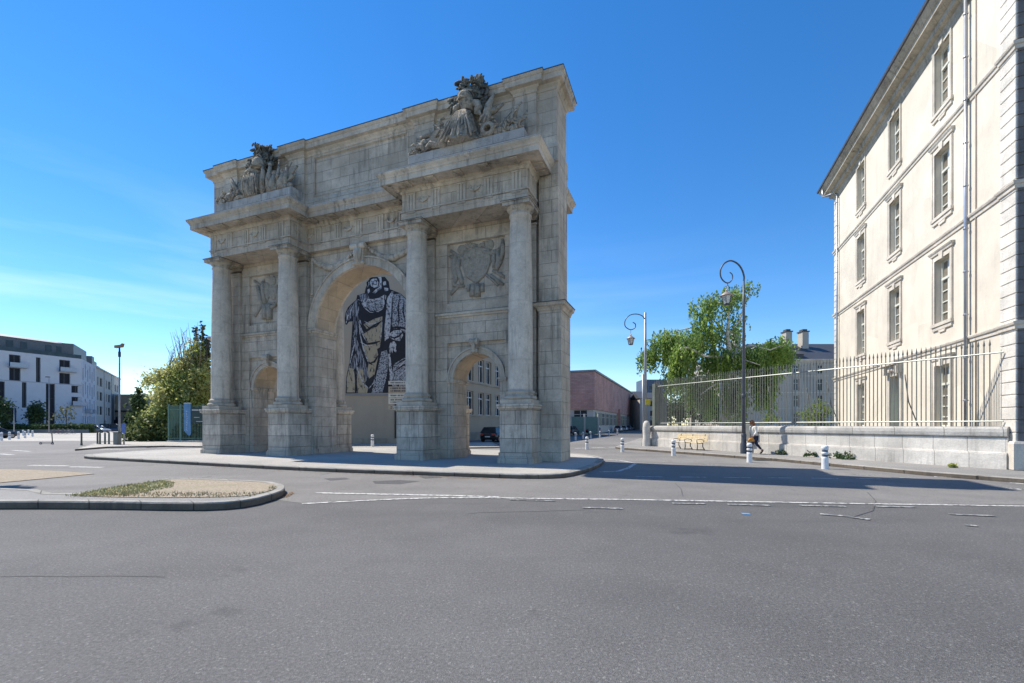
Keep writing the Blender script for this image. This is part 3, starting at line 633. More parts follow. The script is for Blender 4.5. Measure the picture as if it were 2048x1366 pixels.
    for _ in range(70):
        u = rq.uniform(-2.6, 2.5); hmax = (1.25-.38*abs(u)) if abs(u) > .7 else .5
        if hmax < .15: hmax = .15
        z = rq.uniform(.02, hmax); an = rq.uniform(.2, 2.9); ln = rq.uniform(.12, .42); r_ = rq.uniform(.018, .05); y = rq.uniform(-.38, -.1)
        s.tube([(u, y, z),(u+cos(an)*ln*.5, y-.05, z+sin(an)*ln*.5+.03),(u+cos(an)*ln, y+.02, z+sin(an)*ln)], [r_, r_*1.3, r_*.4], 5)
    for u, an, ln in ((-1.9,2.4,.9),(-1.5,2.0,.9),(1.3,.8,1.1),(1.9,.6,.95),(2.2,.9,.7),(-.9,1.9,1.0)):
        a0 = (u, -.05, .35); e = (u+cos(an)*ln, .05, .35+sin(an)*ln); s.tube([a0, e], .025, 5); s.ell(e, (.05,.03,.13), 6, 4)
    s.build('arms_and_shields', M_statue, g)
trophy(-3.15, False); trophy(-15.6, True)
# carved relief panels in the side bays
M_relief = carved('relief_stone', (.50,.455,.38), (.20,.18,.15), .55, .72)
def relief(uc, kind):
    r = MB(); v = VF+.005; zc = 8.75
    def T(pts, rad, n=6): rr_ = rad if isinstance(rad, list) else [rad]*len(pts); r.tube([(uc+a, v-.03, zc+b) for a, b in pts], [q*1.25+.01 for q in rr_], 8)
    if kind:
        sh = [(-.62,.62),(0,.78),(.62,.62),(.66,.1),(.45,-.4),(0,-.75),(-.45,-.4),(-.66,.1)]
        r.xz([(uc+a*.95, zc+b*.95) for a, b in sh], v-.09, v+.01)
        T(sh+[sh[0]], .05, 7); T([(0,.95),(0,-.7)], .045); T([(-1.3,.85),(-.75,.45),(-.2,.0)], .05); T([(-1.3,.6),(-.8,.3)], .05)
        T([(.45,-.45),(.8,-.75),(1.05,-1.0)], .035); T([(.7,-.5),(1.3,-1.0)], .045); T([(-.8,-.75),(-1.3,-1.15)], .05); T([(.8,-.3),(1.38,-.68)], .05)
        T([(-1.05,.6),(-1.15,.1),(-1.0,-.4),(-1.1,-.75),(-.6,-.85)], [.08,.12,.1,.08,.05]); T([(-.85,.5),(-.95,0),(-.75,-.55),(-.7,-.75)], [.07,.1,.09,.05])
        T([(.3,.65),(.7,.45),(1.05,.5),(1.2,.75)], [.04,.08,.08,.03]); T([(1.05,.5),(1.1,.0),(.95,-.35)], [.08,.12,.06]); T([(1.25,1.0),(1.3,.5),(1.2,.1)], [.05,.1,.05]); T([(.85,.4),(.85,-.2)], .06)
        T([(-.15,-.8),(-.18,-1.35)], [.09,.12]); T([(.08,-.8),(.06,-1.4)], [.09,.12]); T([(.3,-.82),(.3,-1.2)], [.07,.07]); T([(-.35,-.8),(-.4,-1.1)], [.06,.05])
        r.ell((uc+.62, v, zc+.85), (.24,.08,.26), 12, 7); r.ell((uc-.75, v, zc+.85), (.22,.07,.2), 12, 7)
        for _ in range(26): a = random.uniform(-.95,.5); r.ell((uc+a, v, zc+.9+random.uniform(-.12,.14)), (.09,.05,.08), 7, 5)
        T([(-.3,.1),(-.1,.35),(.15,.1),(.4,.2)], .03, 5); T([(-.4,-.25),(-.2,-.35),(-.15,-.15)], .04, 5)
    else:
        T([(-.9,.6),(-.7,-.1),(-.5,-.55)], [.07,.1,.06]); T([(-1.15,.9),(-.3,.35)], .045); T([(-.5,.8),(-.45,.2),(-.3,-.5)], [.06,.12,.09]); T([(-.35,-.5),(-.3,-1.3)], [.13,.15]); T([(.0,-.5),(.02,-1.35)], [.13,.13])
        T([(.9,.6),(.7,-.1),(.5,-.55)], [.07,.1,.06]); T([(1.15,.9),(.3,.35)], .045); T([(1.1,-1.1),(.5,-.4)], .045); T([(-1.1,-1.1),(-.5,-.4)], .045)
        r.ell((uc+.25, v, zc+.15), (.38,.13,.45), 14, 8); r.ell((uc+.2, v, zc+.75), (.26,.12,.28), 12, 7); r.ell((uc-.3, v, zc+.2), (.34,.09,.55), 12, 8)
        for _ in range(30): a = random.uniform(0, pi); r.ell((uc+.1+cos(a)*.8, v, zc+.35+sin(a)*.7), (.1,.05,.09), 7, 5)
        T([(-.2,-.55),(.15,-.68),(.5,-.55)], .08)
    r.build('relief_panel', M_relief, gate)
relief(SIDE[0], 0); relief(SIDE[1], 1)
# garlands in the spandrels of the great arch
for s in (-1, 1):
    ga = MB()
    for i in range(26):
        t = i/25; u = CEN+s*(.42+t*2.75); z = 10.33-.62*sin(pi*t)-.06*t; rr = .075+.09*sin(pi*t)
        for _ in range(3): ga.ell((u+random.uniform(-.04,.04), VF-.03+random.uniform(-.05,.02), z+random.uniform(-.05,.05)), rr*random.uniform(.7,1), 7, 5, jit=.1)
    for i in range(16): ga.ell((CEN+s*3.2, VF-.03, 10.2-i*.115), (.10+.02*(i%2), .09, .09), 7, 5, jit=.12)
    ga.build('garland', M_gate_pale, gate)
# ---------------- generic facade with openings ----------------
def facade(mb, x0, x1, z0, z1, ops, depth, y=0.0):
    """front skin at y with rectangular openings and their reveals going in by depth"""
    xs = sorted({x0, x1, *[o[0] for o in ops], *[o[1] for o in ops]}); zs = sorted({z0, z1, *[o[2] for o in ops], *[o[3] for o in ops]})
    for i in range(len(xs)-1):
        for j in range(len(zs)-1):
            cx, cz = (xs[i]+xs[i+1])/2, (zs[j]+zs[j+1])/2
            if any(o[0] < cx < o[1] and o[2] < cz < o[3] for o in ops): continue
            mb.quad((xs[i],y,zs[j]),(xs[i+1],y,zs[j]),(xs[i+1],y,zs[j+1]),(xs[i],y,zs[j+1]))
    for a, b, c, d in ops:
        mb.quad((a,y,c),(a,y+depth,c),(a,y+depth,d),(a,y,d)); mb.quad((b,y,c),(b,y,d),(b,y+depth,d),(b,y+depth,c))
        mb.quad((a,y,d),(b,y,d),(b,y+depth,d),(a,y+depth,d)); mb.quad((a,y,c),(a,y+depth,c),(b,y+depth,c),(b,y,c))
def shell(mb, x0, x1, D, z0, z1, top=True):
    mb.quad((x0,0,z0),(x0,0,z1),(x0,D,z1),(x0,D,z0)); mb.quad((x1,0,z0),(x1,D,z0),(x1,D,z1),(x1,0,z1)); mb.quad((x0,D,z0),(x0,D,z1),(x1,D,z1),(x1,D,z0))
    if top: mb.quad((x0,0,z1),(x1,0,z1),(x1,D,z1),(x0,D,z1))
def window(par, a, b, c, d, y, fm, nx=2, rows=(.25,.5,.75), fw=.06, bw=.035, tr=None, gm=None, name='window'):
    """casement frame (part) with its pane (sub-part)"""
    f = MB(); f.box(a, a+fw, y-.06, y+.03, c, d); f.box(b-fw, b, y-.06, y+.03, c, d); f.box(a+fw, b-fw, y-.055, y+.03, c, c+fw); f.box(a+fw, b-fw, y-.055, y+.03, d-fw, d)
    for i in range(1, nx):
        x = a+(b-a)*i/nx; w = fw*.7 if nx == 2 else bw; f.box(x-w, x+w, y-.065, y+.025, c+fw, d-fw)
    for r in rows:
        z = c+(d-c)*r; f.box(a+fw, b-fw, y-.045, y+.02, z-bw/2, z+bw/2)
    if tr: z = c+(d-c)*tr; f.box(a+fw, b-fw, y-.09, y+.02, z-.05, z+.05)
    o = f.build(name, fm, par); MB().quad((a,y,c),(b,y,c),(b,y,d),(a,y,d)).build('pane', gm or M_glass, o); return o

# ---------------- the barracks on the right ----------------
DR = Vector((.3599, .9330)); UU = Vector((.9330, -.3599))
A_R = atan2(-.9330, -.3599)       # local x towards the viewer's right along the facade, y into the building
def plaster(name, col, v=.10, stain=.15, rep=.10):
    m = MT(name); n = m.rng(m.noise(.55, 6, .6), .3, .7, 1-v, 1+v*.7); c = m.mix(1.0, col, m.comb(n, n, n), 'MULTIPLY')
    n = m.rng(m.noise(9, 5, .7), .3, .7, .95, 1.05); c = m.mix(1.0, c, m.comb(n, n, n), 'MULTIPLY')
    s = m.math('MULTIPLY', m.rng(m.noise(1.2, 5, .65, stretch=(1.6,1.6,.2), off=4), .52, .75), stain); c = m.mix(s, c, tuple(k*.5 for k in col))
    p = m.voro(.45, out='Color'); c = m.mix(m.math('MULTIPLY', m.rng(p, .72, .74), rep), c, tuple(k*1.15 for k in col))
    m.bump(m.noise(30, 4, .7), .25, .01); return m.out(c, .92)
M_bar = plaster('cream_render', (.68,.615,.51), .15, .38, .4); M_bartrim = stone('barracks_stone', (.66,.60,.51), 1.2, 40, .004, .3, joint=.8, patch=.03)
M_quoin = stone('barracks_quoin_stone', (.70,.66,.59), 50, 50, 0, .25, joint=1, patch=0)
M_reveal = stone('reveal_stone', (.48,.41,.31), 1.0, .62, .006, .4, joint=.6)
M_wframe = plain('cream_window_paint', (.66,.66,.58), .5, var=.05); M_slate = plain('slate', (.055,.058,.066), .55, var=.3, scale=4)
M_bglass = glass('barracks_glass_reflection', (.15,.13,.10), .12)  # lighter brown pane colour stands in for the reflected ground
bar = thing('barracks_building', 'tall sunlit cream rendered barracks with deep windows, quoins and a heavy stone cornice', 'building', (16.93, 15.05, 0), A_R)
S = [4.61, 9.33, 14.22, 18.9]; WX = [-4.61, -9.32, -14.20]
FL = [(1.55,4.25),(6.10,8.88),(10.78,13.60),(15.35,18.10)]; SE = 19.5
ops = [(x-.62, x+.62, c, d) for x in WX for c, d in FL]
ops = [(a, b, .14 if (abs((a+b)/2+9.32) < .1 and c < 3) else c, d) for a, b, c, d in ops]
wl = MB(); facade(wl, -SE+.55, -.74, .1, 18.7, ops, .52); shell(wl, -SE, 0, 14, .1, 18.7); wl.quad((-SE,0,.1),(-SE+.55,0,.1),(-SE+.55,0,18.7),(-SE,0,18.7)); wl.quad((-.74,0,.1),(0,0,.1),(0,0,18.7),(-.74,0,18.7))
wl.build('wall', M_bar, bar)
en = MB(); qn = MB(); z = .14; k = 0
while z < 18.5:
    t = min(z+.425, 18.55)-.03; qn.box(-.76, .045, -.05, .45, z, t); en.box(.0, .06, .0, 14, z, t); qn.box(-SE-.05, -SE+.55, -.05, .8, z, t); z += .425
qn.box(-.74, .02, -.02, .8, .14, 18.5); en.box(.0, .03, -.02, 14, .14, 18.5); en.build('end_wall', stone('shaded_end_stone', (.17,.165,.165), 50, 50, 0, .8, joint=1, patch=0), bar, .012); qn.box(-SE-.02, -SE+.53, -.02, .8, .14, 18.5)  # end face away from the sun: stone darkened to hold its shade
qn.build('quoins', M_quoin, bar, .012)
sc_ = MB(); pq = [(-SE-.05, .9),(-SE-.05,-.05),(-SE+.55,-.05),(-SE+.55,0),(-.76,0),(-.76,-.05),(.05,-.05),(.05,14)]
for z in (5.02, 9.72, 14.38): sc_.sweep(pq, [(-.1,z-.16),(.04,z-.14),(.05,z-.02),(.09,z),(.11,z+.06),(.11,z+.10),(-.1,z+.14)])
sc_.sweep(pq, [(-.1,.14),(.09,.15),(.09,1.02),(.05,1.10),(-.1,1.12)]); sc_.build('string_course', M_bartrim, bar)
cr_ = MB().sweep([(-SE,14),(-SE,0),(0,0),(0,14)], [(-.1,18.15),(.03,18.17),(.05,18.34),(.10,18.42),(.12,18.50),(.30,18.58),(.32,18.78),(.42,18.82),(.62,18.92),(.64,19.10),(.70,19.14),(.82,19.30),(.86,19.36),(-.2,19.40)])
cr_.build('cornice', stone('cornice_stone', (.50,.44,.35), .7, 9, .012, .9, joint=.6, warm=(.40,.34,.25)), bar)
gt = MB().sweep([(-SE,14),(-SE,0),(0,0),(0,14)], [(.78,19.36),(.93,19.38),(.95,19.50),(.80,19.47)]); gt.build('gutter', M_slate, bar)
rf = MB(); e = .9; rr = [(-SE-e,-e,19.44),(e,-e,19.44),(e,14+e,19.44),(-SE-e,14+e,19.44),(-SE+6,7,24.5),(-6,7,24.5)]
rf.add(rr, [(0,1,5,4),(1,2,5),(2,3,4,5),(3,0,4),(0,3,2,1)]); rf.build('roof', M_slate, bar)
for x in WX:
    for k, (c, d) in enumerate(FL):
        a, b = x-.62, x+.62; door = abs(x+9.32) < .1 and k == 0
        t = MB(); fw = .17 if k < 3 else .12; zb = c if not door else .14
        t.box(a-fw, a, -.045, .03, zb, d); t.box(b, b+fw, -.045, .03, zb, d); t.box(a-fw, b+fw, -.048, .03, d, d+fw)
        t.box(a-fw-.03, a-fw+.05, -.065, .02, zb, d+fw-.01); t.box(b+fw-.05, b+fw+.03, -.065, .02, zb, d+fw-.01)
        if not door: t.box(a-.22, b+.22, -.10, .05, c-.14, c-.0); t.box(a-.16, b+.16, -.06, .03, c-.30, c-.14); t.xz([(x-.3,c-.30),(x+.3,c-.30),(x+.22,c-.42),(x-.22,c-.42)], -.05, .02)
        if k in (1, 2) or (k == 0 and not door):
            t.sweep([(a-.24,.02),(a-.24,-.05),(b+.24,-.05),(b+.24,.02)], [(0,d+.22),(.03,d+.24),(.04,d+.30),(.08,d+.36),(.10,d+.41),(-.04,d+.44)])
            t.box(a-.2, b+.2, -.03, .02, d+.17, d+.25); t.xz([(x-.13,d-.04),(x+.13,d-.04),(x+.17,d+.38),(x-.17,d+.38)], -.09, .02)
            t.ell((x-.19,-.07,d+.38), (.12,.07,.06), 8, 5); t.ell((x+.19,-.07,d+.38), (.12,.07,.06), 8, 5)
        if k == 3: t.xz([(x-.12,d-.03),(x+.12,d-.03),(x+.17,d+.22),(x-.17,d+.22)], -.10, .02)
        if door:
            t.box(a-.3, b+.3, -.35, .02, d+.55, d+.75); t.box(a-.2, b+.2, -.06, .02, d+.17, d+.55)
            for s in (-1, 1): t.xz([(x+s*.62, d+.10),(x+s*.86, d+.10),(x+s*.9, d+.55),(x+s*.58, d+.55)], -.28, .02)
            for _ in range(16): t.ell((x+random.uniform(-.4,.4), -.12, d+.34+random.uniform(-.12,.14)), (.12,.1,.09), 7, 5)
        t.build('window_surround' if not door else 'door_surround', M_bartrim, bar)
        if door:
            M_green = plain('green_door_paint', (.16,.26,.20), .45); dm = MB()
            for s in (-1, 1):
                l, r_ = sorted((x+s*.02, x+s*.60)); dm.box(l, r_, .40, .46, .16, 3.05); l += .07; r_ -= .07
                dm.box(l, r_, .375, .42, .35, 1.2); dm.box(l, r_, .375, .42, 1.35, 2.2)
            dm.box(a, b, .36, .46, 3.05, 3.22); dm.box(a, b, .47, .5, .14, d)
            dr = dm.build('door', M_green, bar, .008); MB().ell((x+.08,.33,1.25), .04).build('handle', M_lead, dr)
            window(bar, a+.05, b-.05, 3.24, d, .42, M_green, 4, (), gm=M_glass, name='fanlight')
        else: window(bar, a, b, c, d, .26, M_wframe, 2, (.17,.34,.51), .10, .045, tr=.70, gm=M_bglass)
M_zinc = plain('zinc_pipe', (.40,.42,.46), .35, .6, .12)
for x, top in ((-2.63, 18.3), (-18.55, 18.2)):
    p = MB(); p.tube([(x,-.13,.3),(x,-.13,top)], .06, 10)
    for k in range(11): p.lathe([(.072,0),(.085,.02),(.072,.06)], 10, (x,-.13,.9+k*1.68))
    if x < -10: p.tube([(x,-.13,top),(x-.35,-.2,top+.4),(x-.9,-.8,top+.45),(x-.9,-.8,top+1.0)], .055, 8)
    p.build('downpipe', M_zinc, bar)
cb = MB(); cb.tube([(-2.2,-.03,.3),(-2.2,-.03,18.2)], .02, 6); cb.build('cable', plain('cable_sheath', (.32,.24,.19), .7), bar)
MB().box(.055,.10,.42,.9,2.3,3.0).build('wall_plaque', plain('pale_plaque', (.6,.68,.75), .4), bar)

# ---------------- garden wall and railings ----------------
WA = Vector((16.86, 15.25)); WB_ = Vector((10.05, 32.5)); wdir = (WB_-WA).normalized(); wn = Vector((-wdir.y, wdir.x))  # wn points to the road side (left)
WC = WB_+DR*42
M_wallst = stone('garden_wall_stone', (.68,.64,.575), 1.0, 3.4, .01, .45, joint=.6, patch=.07, zoff=.5)
M_wallcap = stone('garden_wall_coping', (.50,.48,.44), 1.6, 9, .012, .8, joint=.5, patch=.05)
gw = thing('garden_wall', 'low pale stone wall with a rounded coping below the iron railings', 'wall', (WB_.x, WB_.y, 0), atan2(-wdir.y, -wdir.x))
LW = (WB_-WA).length; LS = 42; TH = R(0)
w = MB(); w.box(0, LW, .0, .5, .1, 1.22); w.box(-.05, LW, -.08, .5, .1, .66); w.xz([(0-.05,.66),(LW,.66),(LW,.70),(-.05,.70)], -.05, .5)
w.build('wall_body', M_wallst, gw, .01)
w = MB(); w.sweep([(0.0,.5),(0.0,-.0),(LW,-.0)], [(-.2,1.22),(.03,1.24),(.06,1.28),(.07,1.40),(.05,1.52),(.0,1.58),(-.2,1.60)]); w.box(.1, LW, .06, .5, 1.23, 1.60); w.build('coping', M_wallcap, gw)
gw2 = thing('garden_wall', 'low stone wall running back along the side street from the corner post', 'wall', (WB_.x, WB_.y, 0), atan2(DR.y, DR.x))
w = MB(); w.box(.55, LS, -.5, 0, .1, 1.25); w.build('wall_body', M_wallst, gw2); MB().box(.5, LS, -.52, .04, 1.25, 1.58).build('coping', M_wallcap, gw2)
cp = thing('corner_stone', 'pale rounded corner stone at the street end of the garden wall', 'stone post', (WB_.x-.35, WB_.y-.15, .13))
MB().lathe([(.30,0),(.29,.5),(.26,.62),(.27,1.3),(.24,1.62),(.14,1.8),(.0,1.84)], 12).build('post_shaft', M_wallst, cp)
M_iron = plain('grey_green_iron', (.17,.18,.165), .55, .3, .2, 8)
M_railpale = plain('worn_pale_rail', (.26,.28,.26), .45, .3, .2)
fn = thing('iron_railings', 'tall spear tipped iron railings on the low stone wall in front of the cream barracks', 'railings', (WB_.x, WB_.y, 0), atan2(-wdir.y, -wdir.x))
def zr(x): return 4.42-(4.42-4.17)*x/LW
bars = MB(); nb = 116
for i in range(nb):
    x = .35+(LW-.9)*i/(nb-1); t = zr(x)
    bars.box(x-.014, x+.014, .236, .264, 1.58, t+.28); bars.lathe([(.016,t+.26),(.032,t+.30),(.026,t+.36),(.004,t+.50)], 5, (x,.25,0))
bars.build('bar_panel', M_iron, fn)
for k, zz in enumerate((lambda x: 1.78, zr)):
    MB().tube([(.3,.25,zz(.3)),(LW-.2,.25,zz(LW-.2))], .028, 6, smooth=False).build('rail', M_railpale, fn)
for x in (.22, ): MB().box(x-.16, x+.16, .09, .41, 1.55, 4.62).build('corner_pillar', plain('grey_green_pillar', (.15,.17,.145), .6, var=.15), fn)
br = MB()
for i in range(1, 6):
    x = LW*i/6; br.tube([(x,.25,3.7),(x-.05,.6,2.6),(x-.0,1.1,1.7),(x+.05,1.15,1.5)], .022, 5)
br.tube([(LW-7.2,.3,3.5),(LW-7.1,.36,2.6),(LW-6.8,.55,1.85),(LW-6.6,.6,1.75)], .03, 6); br.tube([(LW-7.1,.4,1.6),(LW-7.25,.4,1.75),(LW-7.1,.4,1.9),(LW-6.95,.4,1.8)], .025, 5)
br.build('brace', M_iron, fn)
fn2 = thing('iron_railings', 'row of tall iron railings turning back along the side street behind the lamp post', 'railings', (WB_.x, WB_.y, 0), atan2(DR.y, DR.x))
b2 = MB()
for i in range(150): x = .55+i*.155; b2.box(x-.014, x+.014, -.264, -.236, 1.56, 4.66); b2.lathe([(.03,4.66),(.004,4.88)], 4, (x,-.25,0))
b2.build('bar_panel', M_iron, fn2)
for z in (1.78, 4.35): MB().tube([(.4,-.25,z),(24,-.25,z)], .028, 5).build('rail', M_railpale, fn2)

# ---------------- grey barracks behind the trees ----------------
M_grey = plaster('grey_render', (.46,.42,.36), .08, .25)
YB = 88.0
gb = thing('grey_barracks_building', 'long grey barracks with slate hip roof and tall chimneys behind the railings and trees', 'building', (AT(1440, YB), YB, 0), R(0))
LX = 52; def_ops = []
cols = [(px-1440)/F*YB for px in (1447,1490,1539.5,1593,1641,1690,1740)]
for cx in cols:
    for c, d in ((1.9,4.2),(5.4,7.7),(8.6,10.9),(11.9,13.6)): def_ops.append((cx-.55, cx+.55, c-.2, d-.2))
w = MB(); facade(w, 0, LX, 0, 14.2, def_ops, .4); shell(w, 0, LX, 16, 0, 14.2); w.build('wall', M_grey, gb)
w = MB()
for z in (4.75, 7.95, 11.2): w.box(-.08, LX, -.08, .02, z, z+.16)
w.sweep([(0,16),(0,0),(LX,0)], [(-.1,13.9),(.1,14.0),(.45,14.3),(.5,14.55),(-.1,14.6)]); w.build('string_course', M_bartrim, gb)
for a, b, c, d in def_ops: window(gb, a, b, c, d, .3, M_wframe, 2, (), .07, .05, tr=.62)
w = MB(); w.add([(-.5,-.5,14.55),(LX,-.5,14.55),(LX,8,19.0),(9.5,8,19.0),(-.5,16.5,14.55),(LX,16.5,14.55)], [(0,1,2,3),(0,3,4),(4,3,2,5)]); rfo = w.build('roof', M_slate, gb)
for px, wd in ((1502,1.2),(1611,1.25),(1646,1.3)):
    x = (px-1440)/F*YB; zt = ZZ(668, YB+6)
    c = MB(); c.box(x-wd/2, x+wd/2, 5.2, 6.8, 16.2, zt+.3); c.build('chimney', M_grey, rfo)
    c = MB(); c.box(x-wd/2-.15, x+wd/2+.15, 5.05, 6.95, zt+.3, zt+.5); c.box(x-wd/2+.2, x+wd/2-.2, 5.4, 6.6, zt+.5, zt+.9); c.build('chimney_cap', M_slate, rfo)
dm = MB(); x = (1596-1440)/F*YB; dm.box(x-1.0,x+1.0,-.2,2.5,14.7,15.6); dm.add([(x-1.3,-.4,15.55),(x+1.3,-.4,15.55),(x+1.3,3,16.6),(x-1.3,3,16.6)], [(0,1,2,3)]); dm.build('dormer', M_slate, rfo)

# ---------------- red brick clad hall ----------------
YR = 90.0; XR = AT(1189, YR)
mb_ = MT('brick_cladding'); bk = mb_.brick(.9, .3, .02, (.50,.26,.21), (.58,.33,.27), (.34,.19,.16)); nn = mb_.rng(mb_.noise(.25, 5, .7), .35, .65, .82, 1.2)
M_brick = mb_.out(mb_.mix(1.0, bk.outputs['Color'], mb_.comb(nn, nn, nn), 'MULTIPLY'), .85)
M_white = plaster('pale_concrete', (.56,.53,.48), .06, .3)
rh = thing('brick_hall', 'red brick clad hall with a window band over pale concrete across the side street', 'building', (XR, YR, 0), atan2(-.3599, .9330))
w = MB(); w.box(-40, 0, 0, 70, 4.8, 12.4); w.build('brick_wall', M_brick, rh)
w = MB(); w.box(-40, -.3, .3, 69, 0, 4.85); w.build('lower_wall', M_white, rh)
w = MB(); w.sweep([(-40,0),(0,0),(0,70),(-40,70)], [(-.2,12.3),(.25,12.4),(.3,12.75),(-.2,12.8)], closed=True); w.box(-40,0,0,70,12.3,12.7); w.build('roof_edge', plain('grey_roof_edge', (.25,.25,.26), .6), rh)
w = MB(); w.add([(-38,2,12.7),(-2,12,12.7),(-2,66,12.7),(-38,66,12.7),(-20,14,14.6),(-20,64,14.6)], [(0,1,4),(1,2,5,4),(2,3,5),(3,0,4,5)]); w.build('roof', plain('terracotta_tiles', (.40,.19,.13), .8, var=.25, scale=2), rh)
for k in range(11):
    y0 = 4+k*6; f = MB()
    f.box(-.32,-.24, y0, y0+3.4, 1.6, 4.2); o = f.build('window', M_glass, rh)
    f = MB(); f.box(-.28,-.20, y0-1.5, y0-.5, 1.5, 4.3); f.build('yellow_panel', plain('ochre_panel', (.30,.28,.13), .6), rh)
    f = MB(); [f.box(-.25,-.19, y0+1.1*j-.05, y0+1.1*j+.05, 1.6, 4.2) for j in range(4)]; f.box(-.25,-.19,y0,y0+3.4,3.3,3.4); f.build('mullion', M_white, o)
for k in range(6):
    x0 = -4.2-k*3.6; f = MB(); f.box(x0, x0+2.6, .22, .32, 3.2, 4.6); o = f.build('window', M_glass, rh); f = MB(); f.box(x0, x0+2.6, .16,.24, 3.75,3.85); f.box(x0+1.25,x0+1.35,.16,.24,3.2,4.6); f.build('mullion', M_white, o)
w = MB(); w.box(-.5, 0, 34, 35, 0, 6); w.box(-.1, .6, 34.2, 34.8, 0, 6); w.build('brick_pier', M_brick, rh)
# green gate with lamp in front of it
gg = thing('green_street_gate', 'pale green panelled gate in front of the brick hall', 'gate', (AT(1139, 78)-2, 78, 0))
M_pg = plain('pale_green_paint', (.18,.27,.23), .6, var=.12)
for k in range(3): MB().box(k*2.4, k*2.4+2.1, 0, .1, .1, 3.1).build('gate_leaf', M_pg, gg)
for k in range(3): MB().box(k*2.4+2.12, k*2.4+2.38, -.1, .25, 0, 3.6).build('gate_post', M_white, gg)
# houses further along the street
for px, y, wd, hh, col, lab in ((1268,168,9,12.5,(.62,.55,.44),'narrow pale stone house at the far end of the brick hall'), (1284,185,12,11,(.50,.43,.35),'brown stone house beside the street lamp at the street end'), (1299,140,6,10,(.52,.46,.38),'small beige house just left of the railings corner')):
    h = thing('street_house', lab, 'house', (AT(px, y), y, 0), 0); m = plaster('house_render', col); ops = [(-wd/2+1+i*2.2, -wd/2+1.9+i*2.2, 1.5+j*3, 3.1+j*3) for i in range(int(wd/2.4)) for j in range(int(hh/3))]
    w = MB(); facade(w, -wd/2, wd/2, 0, hh, ops, .3); shell(w, -wd/2, wd/2, 12, 0, hh); w.build('wall', m, h)
    for a, b, c, d in ops: MB().quad((a,.25,c),(b,.25,c),(b,.25,d),(a,.25,d)).build('window', M_glass, h)
    MB().add([(-wd/2-.3,-.3,hh),(wd/2+.3,-.3,hh),(wd/2+.3,12.3,hh),(-wd/2-.3,12.3,hh),(-wd/2,6,hh+2.2),(wd/2,6,hh+2.2)], [(0,1,5,4),(1,2,5),(2,3,4,5),(3,0,4)]).build('roof', M_slate, h)
tw = thing('tower_block', 'distant dark blue tower block above the railings corner', 'tower block', (AT(1310, 260), 260, 0), 0)
ops = [(-6+i*2.6, -4.4+i*2.6, 3+j*3.2, 5+j*3.2) for i in range(5) for j in range(7)]
w = MB(); facade(w, -7, 7, 0, 28, ops, .3); shell(w, -7, 7, 14, 0, 28); w.build('wall', plain('blue_grey_cladding', (.07,.10,.16), .5), tw)
for a, b, c, d in ops: MB().quad((a,.2,c),(b,.2,c),(b,.2,d),(a,.2,d)).build('window', M_glass, tw)

# ---------------- school behind the gate, with the mural wall ----------------
M_school = plaster('beige_school_render', (.42,.35,.265), .06, .15); M_schoolplinth = stone('school_plinth', (.40,.35,.27), 2, 3, .01, .3)
XS, YS = AT(850, 39), 39.0
sch = thing('school_building', 'beige school block with white framed windows seen through the right hand arch', 'school', (XS, YS, 0), atan2(.9330, .3599))
ops = []
for k in range(9):
    for off in (1.9, 3.9): 
        x = k*4.75+off-.6
        for c, d in ((2.75,5.25),(6.35,8.9),(10.0,12.0)): ops.append((x, x+1.55, c, d))
w = MB(); facade(w, 0, 44, 0, 13.4, ops, .35); w.quad((44,0,0),(44,20,0),(44,20,13.4),(44,0,13.4)); w.quad((0,0,13.4),(44,0,13.4),(44,20,13.4),(0,20,13.4)); w.quad((0,20,0),(0,20,13.4),(44,20,13.4),(44,20,0)); w.build('wall', M_school, sch)
for a, b, c, d in ops:
    window(sch, a, b, c, d, .28, plain('white_frame', (.7,.7,.68), .5) if 'M_wf' not in globals() else M_wf, 2, (), .07, .05, tr=.72)
MB().box(-.0, 44, -.06, .01, 0, .9).build('plinth', M_schoolplinth, sch); w = MB()
for z in (2.62, 6.2, 9.85): w.box(0, 44, -.10, .02, z-.12, z)
w.box(0,44,-.3,.1,13.4,13.7); w.build('string_course', M_schoolplinth, sch)
mw = thing('mural_wall', 'tall blank beige gable wall behind the great arch carrying a painted robed figure', 'wall', (0, YS, 0))
XL = AT(640, YS)-6
MB().box(XL, XS, 0, 9, 0, 15.2).build('wall', M_school, mw)
MB().box(XL, XS, -.06, .01, 0, .5).build('plinth', M_schoolplinth, mw); MB().box(AT(791.5,YS)-.08, AT(791.5,YS)+.08, -.1, .0, .5, 4.2).build('downpipe', plain('dark_pipe', (.03,.03,.03), .5), mw)
MB().box(AT(691,YS), XS-.2, -.10, .01, ZZ(790.5,YS), ZZ(788.5,YS)).build('ledge', plain('grey_ledge', (.25,.26,.28), .6), mw)
